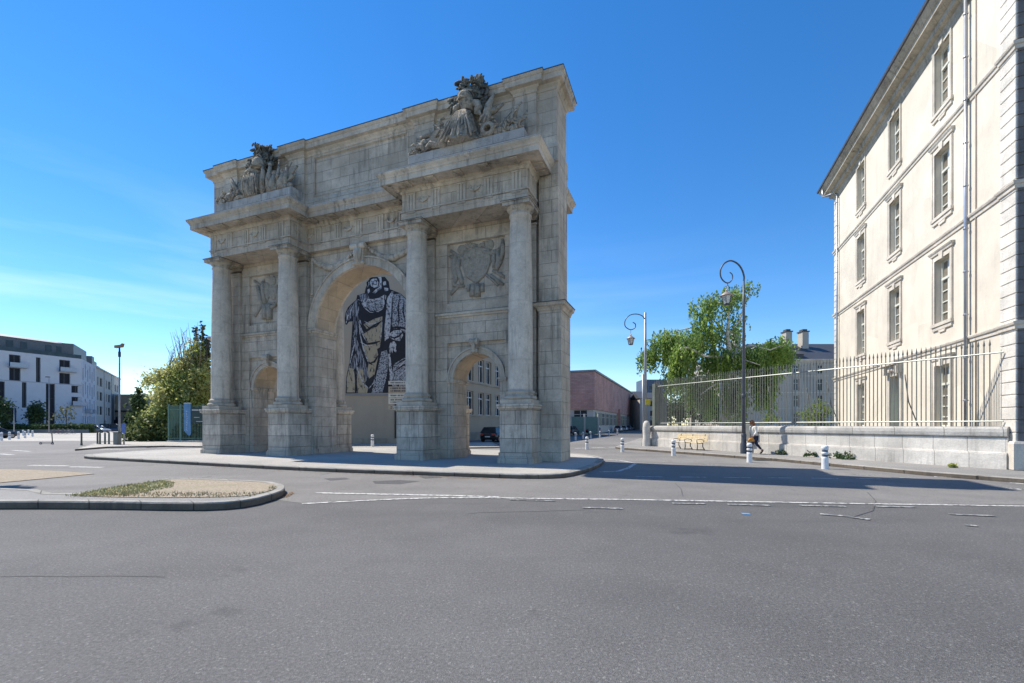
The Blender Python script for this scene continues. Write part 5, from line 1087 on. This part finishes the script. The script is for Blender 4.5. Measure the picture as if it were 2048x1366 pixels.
lp_ = MB(); lp_.tube([(0,0,0),(0,0,5),f1(232,115)], [.13,.11,.08], 12); lp_.lathe([(.18,0),(.18,.5),(.14,.6)], 12); lp_.build('pole', M_poleg, l1)
MB().tube(sm([f1(228,180),f1(205,145),f1(150,128),f1(90,140),f1(50,185),f1(50,240),f1(95,270),f1(138,255),f1(142,220),f1(118,203)]), .035, 6).build('crook', M_pole, l1)
MB().tube([f1(100,270), f1(100,300)], .015, 5).build('hanger', M_pole, l1); x, _, z = f1(100, 310); lantern(l1, x, z, .95)
b = MB(); b.box(-.02,.34,-.16,-.12,3.0,3.4); b.build('yellow_notice', plain('yellow_notice', (.65,.52,.05), .6, var=.3, scale=9), l1)
pl = thing('traffic_pole', 'slim galvanised pole standing just left of the corner lamp post', 'pole', (AT(1286, Y1-.4), Y1-.4, .14)); MB().tube([(0,0,0),(0,0,5.2)], .07, 10).build('pole', M_poleg, pl); MB().lathe([(.11,0),(.11,.25),(.08,.3)], 10).build('base', M_poleg, pl)
# left street lamp
Y = 35.5; ls = thing('street_lamp', 'slim grey street lamp with a brown box head in front of the apartment street', 'street lamp', (AT(239, Y), Y, .12))
m = MB(); m.tube([(0,0,0),(0,0,3),(0,0,7.5)], [.09,.07,.045], 10); m.lathe([(.12,0),(.12,.9),(.09,.95)], 10); m.build('pole', M_poleg, ls)
m = MB(); m.xz([(-.32,7.62),(.22,7.70),(.30,7.98),(.14,7.86),(-.30,7.82)], -.13, .13); m.build('lamp_head', plain('brown_lamp_head', (.26,.16,.10), .5), ls); MB().lathe([(.06,6.9),(.09,6.95),(.09,7.3),(.06,7.35),(.05,7.65)], 8).build('collar', M_apd, ls)
def lamp_far(px, y, h, lab):
    t = thing('street_lamp', lab, 'street lamp', (AT(px,y), y, 0)); MB().tube([(0,0,0),(0,0,h)], [.08,.05], 8).build('pole', M_poleg, t); MB().box(-.6,.1,-.15,.15,h,h+.15).build('lamp_head', M_apd, t)
lamp_far(98, 88, 11, 'thin pole lamp in front of the apartment block beside a tall window slot'); lamp_far(28, 80, 5.0, 'short pale topped lamp by the hedge near the left edge')
# bollards
M_bw = plain('white_bollard_paint', (.74,.74,.73), .55, var=.10, scale=9); M_bd = plain('grey_bollard_band', (.10,.11,.14), .5)
proto_b = {}
def bollard(px, py, lab, z=0.0, sc=1.0, grp='white bollards with grey bands', posn=None):
    p = posn or G(px, py, z); e = thing('bollard', lab, 'bollard', (p[0], p[1], z), random.uniform(0, .5), grp); sc *= .87; e.scale = (sc, sc, sc)
    if not proto_b:
        a = MB().lathe([(.135,0),(.13,.06),(.125,.42),(.128,.50),(.100,.52),(.100,.60),(.128,.62),(.130,.70),(.100,.72),(.100,.79),(.128,.81),(.13,.90),(.12,.95),(.09,.985),(.0,1.0)], 20).build('post', M_bw, e)
        c = MB()
        for z0 in (.515, .715): c.lathe([(.1,z0),(.108,z0+.005),(.108,z0+.085),(.1,z0+.09)], 20)
        c = c.build('band', M_bd, e); proto_b['p'] = [a, c]
    else:
        for o in proto_b['p']: k = o.copy(); COL.objects.link(k); k.parent = e
bollard(1174,899,'white banded bollard right behind the tip of the gate island')
bollard(1245,904.5,'white banded bollard just in front of the corner lamp post'); bollard(1347,912,'white banded bollard in front of the left end of the yellow bench')
bollard(1499,925,'white banded bollard standing in front of the walking person'); bollard(1650,938,'scuffed grey white bollard nearest to the cream barracks, beside the weeds', sc=1.03)
for (px, py), lab in zip(((1151,881),(1166,878),(1181,877),(1200,875.5),(1218,871.5),(1235,870)), ('first small bollard of the side street row, nearest the gate pier','second small bollard of the side street row, before the black car','third small bollard of the side street row','fourth small bollard of the side street row, before the blue car','fifth small bollard of the side street row','farthest small bollard of the side street row, left of the white car')): bollard(px, py, lab)
bollard(745,893,'white bollard seen under the painted figure through the great arch', .1, 1.0)
for (px, py), lab in zip(((3,881),(19,879),(37,877.5),(50,876),(46,871),(57,870),(65,873)), ('bollard touching the left edge of the photo','second bollard from the left edge on the far square','third bollard from the left edge on the far square','fourth bollard from the left edge on the far square','pale bollard in the second row behind the far square','short bollard near the hedge in the second row','last short bollard of the second row, nearest the scooter')): bollard(px, py, lab, .02, 1.0)
M_dg = plain('dark_green_post', (.07,.10,.09), .5); M_yel = plain('yellow_band', (.55,.45,.10), .6)
for px, lab in ((163,'single slim dark post standing alone left of the post group'),(195,'leftmost post of the group beside the left street lamp, with a yellow foot'),(200,'second dark post of the group beside the left street lamp'),(210,'third dark post of the group beside the left street lamp'),(218,'rightmost dark post of the group beside the left street lamp')):
    p = G(px, 891); t = thing('parking_post', lab, 'post', (p[0], p[1], 0), 0, 'dark posts by the left street lamp'); MB().lathe([(.06,0),(.06,.95),(.045,1.0),(.045,1.05)], 8).build('post', M_dg, t); MB().lathe([(.075,0),(.075,.16),(.06,.18)], 8).build('foot', M_yel if px == 195 else M_dg, t)
p = G(234, 892); t = thing('parking_meter', 'grey upright service cabinet at the foot of the left street lamp', 'cabinet', (p[0], p[1], 0)); MB().box(-.17,.17,-.17,.17,0,1.05).build('cabinet_body', plain('grey_cabinet', (.17,.18,.17), .6), t, .02); MB().box(-.19,.19,-.19,.19,1.05,1.1).build('cap', M_dg, t)
p = G(248, 889, .12); t = thing('blue_sign', 'blue notice board on a thin post right of the left street lamp', 'sign', (p[0], p[1], .12)); MB().tube([(0,0,0),(0,0,1.7)], .05, 8).build('post', M_poleg, t); MB().box(-.17,.17,-.05,-.02,.9,1.65).build('board', plain('sign_blue', (.08,.14,.38), .5), t)
# kick scooter
p = G(105, 889); t = thing('kick_scooter', 'dark kick scooter parked on the far square', 'scooter', (p[0], p[1], 0))
def wheel(mb, c, r, th=.03): 
    mb.tube([(c[0]+r*cos(a*pi/8), c[1], c[2]+r*sin(a*pi/8)) for a in range(17)], th, 5)
m = MB(); m.tube([(0,0,.12),(-.06,0,1.05)], .035, 6); m.tube([(-.5,0,1.05),(.3,0,1.0)], .03, 6); m.build('stem', M_apd, t); MB().box(-1.0,0,-.07,.07,.10,.16).build('deck', M_apd, t)
for x in (0,-1.0): m = MB(); wheel(m, (x,0,.11), .085, .03); m.build('wheel', M_bd, t)
def bicycle(px, py, lab, ang=0, col=(.05,.05,.06)):
    p = G(px, py); t = thing('bicycle', lab, 'bicycle', (p[0], p[1], 0), ang, 'bicycles parked by the hedge'); M = plain('bicycle_paint', col, .4)
    for x in (-.52,.52): m = MB(); wheel(m, (x,0,.34), .32, .025); [m.tube([(x,0,.34),(x+.31*cos(a),0,.34+.31*sin(a))], .006, 3) for a in (0,1,2,3,4,5)]; m.build('wheel', M_bd, t)
    m = MB(); m.tube([(-.52,0,.34),(-.1,0,.32),(.36,0,.82),(-.2,0,.80),(-.1,0,.32)], .022, 5); m.tube([(-.52,0,.34),(-.2,0,.8)], .018, 5); m.tube([(.52,0,.34),(.34,0,.95)], .02, 5); m.build('frame', M, t)
    MB().ell((-.23,0,.92), (.14,.07,.04), 8, 4).build('saddle', M_bd, t); m = MB(); m.tube([(.3,-.26,1.0),(.34,0,.98),(.3,.26,1.0)], .018, 5); m.build('handlebar', M_bd, t)
for k, (px, lab) in enumerate(((112,'leftmost bicycle of the rack in front of the hedge'),(121,'red brown bicycle in the middle of the rack by the hedge'),(130,'dark bicycle at the right end of the rack by the hedge'),(140,'bicycle between the rack and the silver estate car'))): bicycle(px, 868.5, lab, R(20+k*15), [(.05,.05,.06),(.3,.06,.04),(.08,.1,.14),(.4,.4,.4)][k])
# bench
wb = WA+(WB_-WA)*((lambda a: (WA.x-a*WA.y)/(a*(WB_.y-WA.y)-(WB_.x-WA.x)))((1401-PX)/F)); bp = wb+wn*.95
bn = thing('park_bench', 'yellow slatted wooden bench with dark iron legs against the low wall', 'bench', (bp.x, bp.y, .14), atan2(-wdir.y, -wdir.x))
M_bench = plain('yellow_bench_wood', (.74,.60,.36), .6, var=.15, scale=6)
m = MB(); [m.box(-1.28,1.28,y0,y0+.10,.44,.475) for y0 in (-.28,-.165,-.05,.065)]; m.build('seat', M_bench, bn, .005)
m = MB(); [m.box(-1.28,1.28,.22+.05*k,.25+.05*k,.56+k*.15,.68+k*.15) for k in range(2)]; m.box(-1.28,1.28,.335,.365,.86,.93); m.build('backrest', M_bench, bn, .005)
for x in (-1.0, 0, 1.0):
    m = MB(); m.tube([(x,-.30,0),(x,-.26,.22),(x,-.28,.43),(x,.15,.42),(x,.24,.55),(x,.36,.95)], .028, 6); m.tube([(x,.30,0),(x,.14,.22),(x,.15,.42)], .028, 6); m.tube([(x,-.30,.05),(x,.3,.05)], .015, 5)
    m.tube([(x,-.30,.44),(x,-.32,.62),(x,-.1,.66),(x,.24,.60)], .02, 6); m.build('leg', plain('black_iron', (.03,.03,.03), .5) if x < 0 else bpy.data.materials['black_iron'], bn)
# green cabinet behind the person
cbp = WA+(WB_-WA)*.545+wn*.16; t = thing('wall_cabinet', 'narrow grey cabinet fixed against the low wall behind the walking person', 'cabinet', (cbp.x, cbp.y, .14), atan2(-wdir.y, -wdir.x))
MB().box(-.16,.16,-.12,.12,.62,1.55).build('cabinet_body', plain('grey_green_cabinet', (.20,.21,.20), .6), t, .01); MB().box(-.06,.06,-.05,.05,0,.62).build('cabinet_foot', M_poleg, t)
# direction signs behind the gate
YD = 30.0; t = thing('direction_sign', 'stack of pale direction boards on a post behind the third column of the gate', 'sign', (AT(818,YD), YD, .1))
MB().tube([(0,.08,0),(0,.08,5.0)], .06, 8).build('post', M_poleg, t); xo = t.location.x
M_sw = plain('sign_white', (.62,.62,.58), .5); M_st = plain('sign_lettering', (.05,.06,.09), .6)
for (xa, ya, xb, yb, dark) in ((777,762,820,769,0),(777,773,820,786,1),(777,787,820,795,0),(777,796.5,820,808,0),(777,811.5,820,819,1)):
    z0, z1 = ZZ(yb,YD)-.1, ZZ(ya,YD)-.1; o = MB().box(AT(xa,YD)-xo, AT(xb,YD)-xo, -.03, .02, z0, z1).build('board', M_sw if not dark else plain('sign_beige', (.42,.37,.30), .6), t)
    m = MB(); h_ = z1-z0; x = AT(xa,YD)-xo+.16
    rows = (.62,.22) if dark or h_ > .35 else (.36,)
    for rw in rows:
        x = AT(xa,YD)-xo+.15
        while x < AT(xb,YD)-xo-.15: wl_ = random.uniform(.03,.07); m.box(x, x+wl_, -.036, -.03, z0+h_*rw-.01, z0+h_*rw+h_*(.22 if len(rows) > 1 else .32)); x += wl_+random.choice((.02,.02,.025,.06))
    m.build('lettering', M_st, o)
# green park fence with blue banner and board
YG = 41.5; gf = thing('park_fence', 'green iron park fence at the foot of the big olive tree', 'fence', (AT(338,YG), YG, .12)); M_gf = plain('green_fence_paint', (.10,.19,.15), .5, var=.15); xo = gf.location.x; x1 = AT(436,YG)-xo
m = MB(); x = .1
while x < x1: m.box(x-.014,x+.014,-.014,.014,.1,3.35); x += .14
m.build('bar_panel', M_gf, gf)
for z in (.3,2.95,3.3): MB().box(0,x1,-.03,.03,z-.03,z+.03).build('rail', M_gf, gf)
for x in (0, 1.1, 3.2, 4.4): MB().box(x-.07,x+.07,-.07,.07,0,3.45).build('post', M_gf, gf)
MB().box(-.1,x1,-.15,.15,-.1,.1).build('base_stone', M_wallst, gf)
fd = Vector((-.35,1)).normalized(); gf2 = thing('park_fence', 'side run of the green fence going back into the undergrowth', 'fence', (AT(337,YG), YG+.1, .12), atan2(fd.y, fd.x)); m = MB(); [m.box(k*.14-.014,k*.14+.014,-.014,.014,.1,3.35) for k in range(1,60)]; m.build('bar_panel', M_gf, gf2)
for z in (.3,3.3): MB().box(0,8.4,-.03,.03,z-.03,z+.03).build('rail', M_gf, gf2)
bn_ = thing('blue_banner', 'tall blue hanging banner with pale vertical lettering on the green park fence', 'banner', (AT(374.5,YG-.15), YG-.15, .12)); bb = MB(); z0, z1 = ZZ(871,YG)-.12, ZZ(807,YG)-.12
bb.xz([(-.30,z1),(.32,z1),(.34,z0+.2),(.26,z0),(.08,z0+.02),(-.28,z0+.45)], -.03, .03); bo = bb.build('banner_cloth', plain('banner_blue', (.10,.24,.42), .6, var=.25, scale=2), bn_)
m = MB()
for k in range(9): zc = z1-.75-k*.21; m.tube([(.0+.05*cos(a*pi/3+k),-.045,zc+.07*sin(a*pi/3+k)) for a in range(5)], .022, 4); 
m.build('lettering', plain('banner_white', (.6,.68,.8), .6), bo); MB().box(-.3,.34,-.04,.04,z1,z1+.06).build('banner_rail', M_sw, bn_)
db = thing('notice_board', 'dark green notice board with pale lettering on the fence beside the blue banner', 'notice board', (AT(395,YG-.15), YG-.15, .12)); z0, z1 = ZZ(846,YG)-.12, ZZ(815,YG)-.12
MB().box(-.55,.6,-.03,.03,z0,z1).build('board', plain('board_dark_green', (.015,.04,.04), .5), db); m = MB(); m.box(-.5,.1,-.04,-.03,z1-.28,z1-.2); m.box(-.1,.5,-.04,-.03,z0+.12,z0+.16); m.box(-.3,.2,-.04,-.03,z0+.5,z0+.54); m.build('lettering', M_sw, db)

# ---------------- cars ----------------
M_tyre = plain('tyre_rubber', (.02,.02,.02), .9); M_rim = plain('wheel_rim', (.35,.36,.38), .3, .7); M_cg = glass('car_glass', (.02,.025,.03), .05); M_tail = plain('tail_light', (.35,.02,.02), .3); M_head = plain('head_light', (.6,.62,.65), .2); M_plate = plain('number_plate', (.6,.6,.55), .5)
CARM = {}
def car(x, y, ang, col, lab, grp='cars parked along the side street', kind='hatch', z=0.0):
    t = thing('parked_car', lab, 'car', (x, y, z), ang, grp)
    if kind not in CARM:
        Lh = {'hatch':2.05,'estate':2.3,'van':2.5}[kind]; hh = {'hatch':1.48,'estate':1.5,'van':1.95}[kind]
        b = MB(); secs = []
        # lower hull: cross sections along x (front is +x)
        prof = [(-Lh,.45,.62,.74),(-Lh+.1,.30,.86,.82),(-Lh+.5,.24,.92,.88),(-.8,.22,.93,.89),(.4,.22,.92,.89),(1.0,.22,.90,.89),(Lh-.45,.25,.80,.86),(Lh-.1,.3,.68,.78),(Lh,.38,.55,.66)]
        vs = []; fs = []
        for X_, zl, zh, w_ in prof: vs += [(X_,-w_*.94,zl),(X_,-w_,zl+.2),(X_,-w_*.98,zh-.08),(X_,-w_*.88,zh),(X_,w_*.88,zh),(X_,w_*.98,zh-.08),(X_,w_,zl+.2),(X_,w_*.94,zl)]
        for i in range(len(prof)-1):
            for j in range(8): fs.append((i*8+j,(i+1)*8+j,(i+1)*8+(j+1)%8,i*8+(j+1)%8))
        fs += [tuple(range(8)), tuple(range((len(prof)-1)*8, len(prof)*8))[::-1]]; b.add(vs, fs, True)
        rb = -Lh+(.55 if kind == 'hatch' else .35); rf_ = .15 if kind != 'van' else .9
        # roof
        b.add([(rb,-.60,hh-.03),(rb,.60,hh-.03),(rf_,-.60,hh-.02),(rf_,.60,hh-.02),((rb+rf_)/2,-.58,hh+.02),((rb+rf_)/2,.58,hh+.02)], [(0,1,5,4),(4,5,3,2)], True)
        bl_ = -Lh+.12; ft = rf_+.85
        pil = [((bl_,.80,.90),(rb,.60,hh-.03)),((ft,.76,.90),(rf_,.60,hh-.02)),((-.35,.84,.9),(-.35,.61,hh))]
        for a, c in pil:
            for s in (-1, 1): b.tube([(a[0],s*a[1],a[2]),(c[0],s*c[1],c[2])], .045, 4)
        g = MB()
        def gq(*p): g.add(p, [(0,1,2,3)])
        for s in (-1, 1): gq((bl_,s*.80,.88),(ft,s*.78,.88),(rf_,s*.585,hh-.03),(rb,s*.585,hh-.04))
        gq((bl_,-.80,.88),(bl_,.80,.88),(rb,.585,hh-.04),(rb,-.585,hh-.04)); gq((ft,-.78,.88),(ft,.78,.88),(rf_,.585,hh-.03),(rf_,-.585,hh-.03))
        ws = []
        for X_ in (-Lh+.75, Lh-.8):
            for s in (-1, 1):
                M = Matrix.Translation((X_, s*.80, .32)) @ Matrix.Rotation(pi/2*s, 4, 'X'); tb = MB().lathe([(.2,-.1),(.31,-.1),(.32,-.05),(.32,.08),(.3,.1),(.2,.1)], 18, M=M); rm = MB().lathe([(.2,-.12),(.12,-.1),(.04,-.12)], 12, M=M); ws.append((tb, rm))
        lt = [MB().box(-Lh+.0,-Lh+.14,s*.60-.16,s*.60+.16,.66,.84) for s in (-1,1)]; hl = [MB().box(Lh-.2,Lh-.03,s*.52-.16,s*.52+.16,.52,.64) for s in (-1,1)]
        CARM[kind] = (b, g, ws, lt, hl, MB().box(-Lh-.02,-Lh+.03,-.26,.26,.48,.59), Lh)
    b, g, ws, lt, hl, plate, Lh = CARM[kind]
    pm = bpy.data.materials.get('car_paint_%d_%d_%d' % tuple(int(c*100) for c in col))
    if not pm: 
        mm = MT('car_paint_%d_%d_%d' % tuple(int(c*100) for c in col)); pm = mm.out(col, .3, .5); mm.b.inputs['Coat Weight'].default_value = .6
    b.build('body', pm, t); g.build('windows', M_cg, t, recalc=False)
    for tb, rm in ws: w_ = tb.build('wheel', M_tyre, t); rm.build('rim', M_rim, w_)
    for q_ in lt: q_.build('tail_light', M_tail, t)
    for q_ in hl: q_.build('headlight', M_head, t)
    plate.build('number_plate', M_plate, t); return t
AR = atan2(.9330, .3599)
car(AT(992,44.5), 44.5, AR, (.02,.02,.025), 'black hatchback seen through the right arch in front of the school', 'cars behind the gate')
car(AT(1172,80), 80, AR, (.015,.015,.02), 'black car parked at an angle before the pale green gate'); car(AT(1191,84), 84, AR+.25, (.12,.20,.38), 'blue car parked right of the black car'); car(AT(1143,76), 76, AR-.1, (.06,.06,.07), 'dark grey car half hidden by the right edge of the gate')
for k, (px, y, col, lab, kd) in enumerate(((1237,112,(.62,.62,.62),'white car parked first in the line below the brick hall','hatch'),(1248,124,(.5,.52,.55),'silver car parked second in the line below the brick hall','hatch'),(1257,136,(.10,.13,.2),'dark blue car parked third below the brick hall','estate'),(1264,148,(.55,.57,.6),'pale car parked fourth below the brick hall','hatch'),(1271,162,(.2,.25,.32),'grey blue car parked fifth below the brick hall','hatch'),(1277,176,(.6,.6,.6),'white car parked last in the far line of the side street','van'))): car(AT(px,y), y, AR+pi*(k%2)*0, col, lab, kind=kd)
car(AT(174,96), 96, .1, (.60,.62,.63), 'white estate car parked by the hedge below the apartment block', 'cars parked on the far left', 'estate'); car(AT(197,94), 94, .05, (.30,.31,.33), 'grey car parked beside the white estate car', 'cars parked on the far left'); car(AT(226,104), 104, .3, (.04,.05,.09), 'dark blue van parked left of the street lamp', 'cars parked on the far left', 'van'); car(AT(-12,55), 55, 1.2, (.03,.035,.04), 'dark car cut off by the left edge of the photo', 'cars parked on the far left')
for px, y, col, lab in ((1600,52,(.55,.57,.60),'pale car roof visible over the low wall under the small bright tree'),(1650,50,(.12,.22,.42),'blue car roof visible over the low wall beside the barracks corner'),(1560,56,(.5,.5,.5),'silver car roof over the low wall right of the walking person'),(1420,55,(.1,.1,.12),'dark car roof over the low wall above the bench')): car(AT(px,y), y, .2, col, lab, 'cars parked behind the low wall', z=.12)

# ---------------- walking person ----------------
Yp = 23.6; Xp = AT(1507, Yp)
pe = thing('person', 'person with auburn hair in a white jacket and dark jeans walking away along the pavement', 'person', (Xp, Yp, .14), R(0))
def skinned(name, nodes, edges, mat, parent, root=0, sub=2):
    me = bpy.data.meshes.new(name); me.from_pydata([n[:3] for n in nodes], edges, []); me.materials.append(mat)
    o = bpy.data.objects.new(name, me); COL.objects.link(o); o.parent = parent
    m = o.modifiers.new('skin', 'SKIN'); m.use_smooth_shade = True
    sv = me.skin_vertices[0].data
    for i, n in enumerate(nodes):
        r = n[3]; sv[i].radius = r if isinstance(r, tuple) else (r, r)
    sv[root].use_root = True
    s = o.modifiers.new('sub', 'SUBSURF'); s.levels = sub; s.render_levels = sub; return o
M_skin = plain('skin', (.50,.32,.24), .6, var=.05); M_jacket = plain('white_jacket', (.74,.72,.66), .8, var=.1); M_jeans = plain('dark_jeans', (.02,.03,.07), .9); M_hair = plain('auburn_hair', (.20,.07,.025), .7, var=.3, scale=20); M_shoe = plain('black_shoe', (.015,.015,.02), .5)
# x: walking towards -x; local z up; hip at .92, head top 1.70
hip = (.06,0,.90,(.13,.15))
nodes = [hip,(.03,0,1.10,(.12,.14)),(-.02,0,1.30,(.125,.17)),(-.05,0,1.43,(.08,.11)),(-.07,0,1.50,.05),(-.09,0,1.58,.085),(-.10,0,1.66,.08),
 (-.02,-.19,1.39,.055),(.02,-.24,1.14,.045),(-.13,-.25,.95,.035),(-.17,-.25,.90,.03),
 (-.03,.19,1.39,.055),(.10,.24,1.16,.045),(.04,.26,.94,.035),(.02,.26,.88,.03),
 (.02,-.09,.86,.095),(-.14,-.09,.50,.062),(-.20,-.09,.12,.04),(-.30,-.09,.04,.035),
 (.10,.09,.86,.095),(.22,.09,.50,.062),(.48,.09,.20,.04),(.46,.09,.07,.035)]
ed = [(0,1),(1,2),(2,3),(3,4),(4,5),(5,6),(2,7),(7,8),(8,9),(9,10),(2,11),(11,12),(12,13),(13,14),(0,15),(15,16),(16,17),(17,18),(0,19),(19,20),(20,21),(21,22)]
skinned('body', nodes, ed, M_skin, pe)
g = 1.22
jn = [(.05,0,.86,(.165,.19)),(.03,0,1.10,(.145,.165)),(-.02,0,1.30,(.15,.195)),(-.05,0,1.45,(.085,.10)),(-.02,-.20,1.39,.075),(.02,-.26,1.14,.062),(-.11,-.265,.98,.05),(-.03,.20,1.39,.075),(.10,.26,1.16,.062),(.05,.27,.98,.05)]
skinned('jacket', jn, [(0,1),(1,2),(2,3),(2,4),(4,5),(5,6),(2,7),(7,8),(8,9)], M_jacket, pe)
tn = [(.06,0,.90,(.155,.17)),(.02,-.10,.82,.118),(-.14,-.10,.50,.078),(-.20,-.10,.13,.055),(.11,.10,.82,.118),(.22,.10,.50,.078),(.47,.10,.22,.055)]
skinned('jeans', tn, [(0,1),(1,2),(2,3),(0,4),(4,5),(5,6)], M_jeans, pe)
m = MB(); m.ell((-.07,0,1.64), (.125,.115,.13), 14, 9); m.ell((-.01,0,1.54), (.09,.10,.15), 12, 8); m.build('hair', M_hair, pe)
for s, x, z, a in ((-.10,-.25,.0,0), (.10,.50,.06,-.9)):
    m = MB(); M = Matrix.Translation((x, s, z+.05)) @ Matrix.Rotation(a, 4, 'Y'); m.ell((-.04,0,0), (.15,.05,.05), 10, 6, M); m.ell((.07,0,.02), (.06,.045,.06), 8, 5, M); m.build('shoe', M_shoe, pe)
for s, x, z in ((-.25,-.17,.88), (.26,.02,.86)):
    m = MB(); m.ell((x,s,z-.02), (.035,.022,.05), 8, 5)
    for k in range(4): m.tube([(x-.03+.018*k, s, z-.05),(x-.035+.018*k, s+.01, z-.095),(x-.03+.018*k, s+.015, z-.125+.006*abs(k-1.5))], [.010,.009,.007], 5)
    m.tube([(x-.03,s,z),(x-.055,s,z-.04),(x-.055,s+.01,z-.07)], [.011,.010,.008], 5); m.build('hand', M_skin, pe)
hb = thing('handbag', 'orange brown handbag held low by the walking person', 'handbag', (Xp-.26, Yp-.27, .14+.58))
m = MB(); m.ell((0,0,.14), (.17,.08,.13), 14, 8); m.build('bag_body', plain('orange_leather', (.55,.25,.05), .5), hb); m = MB(); m.tube([(-.1,0,.2),(-.04,0,.30),(.06,0,.30),(.12,0,.2)], .012, 5); m.build('strap', M_shoe, hb); m = MB(); m.ell((.03,0,.02), (.15,.075,.08), 12, 6); m.build('dark_base', M_shoe, hb)
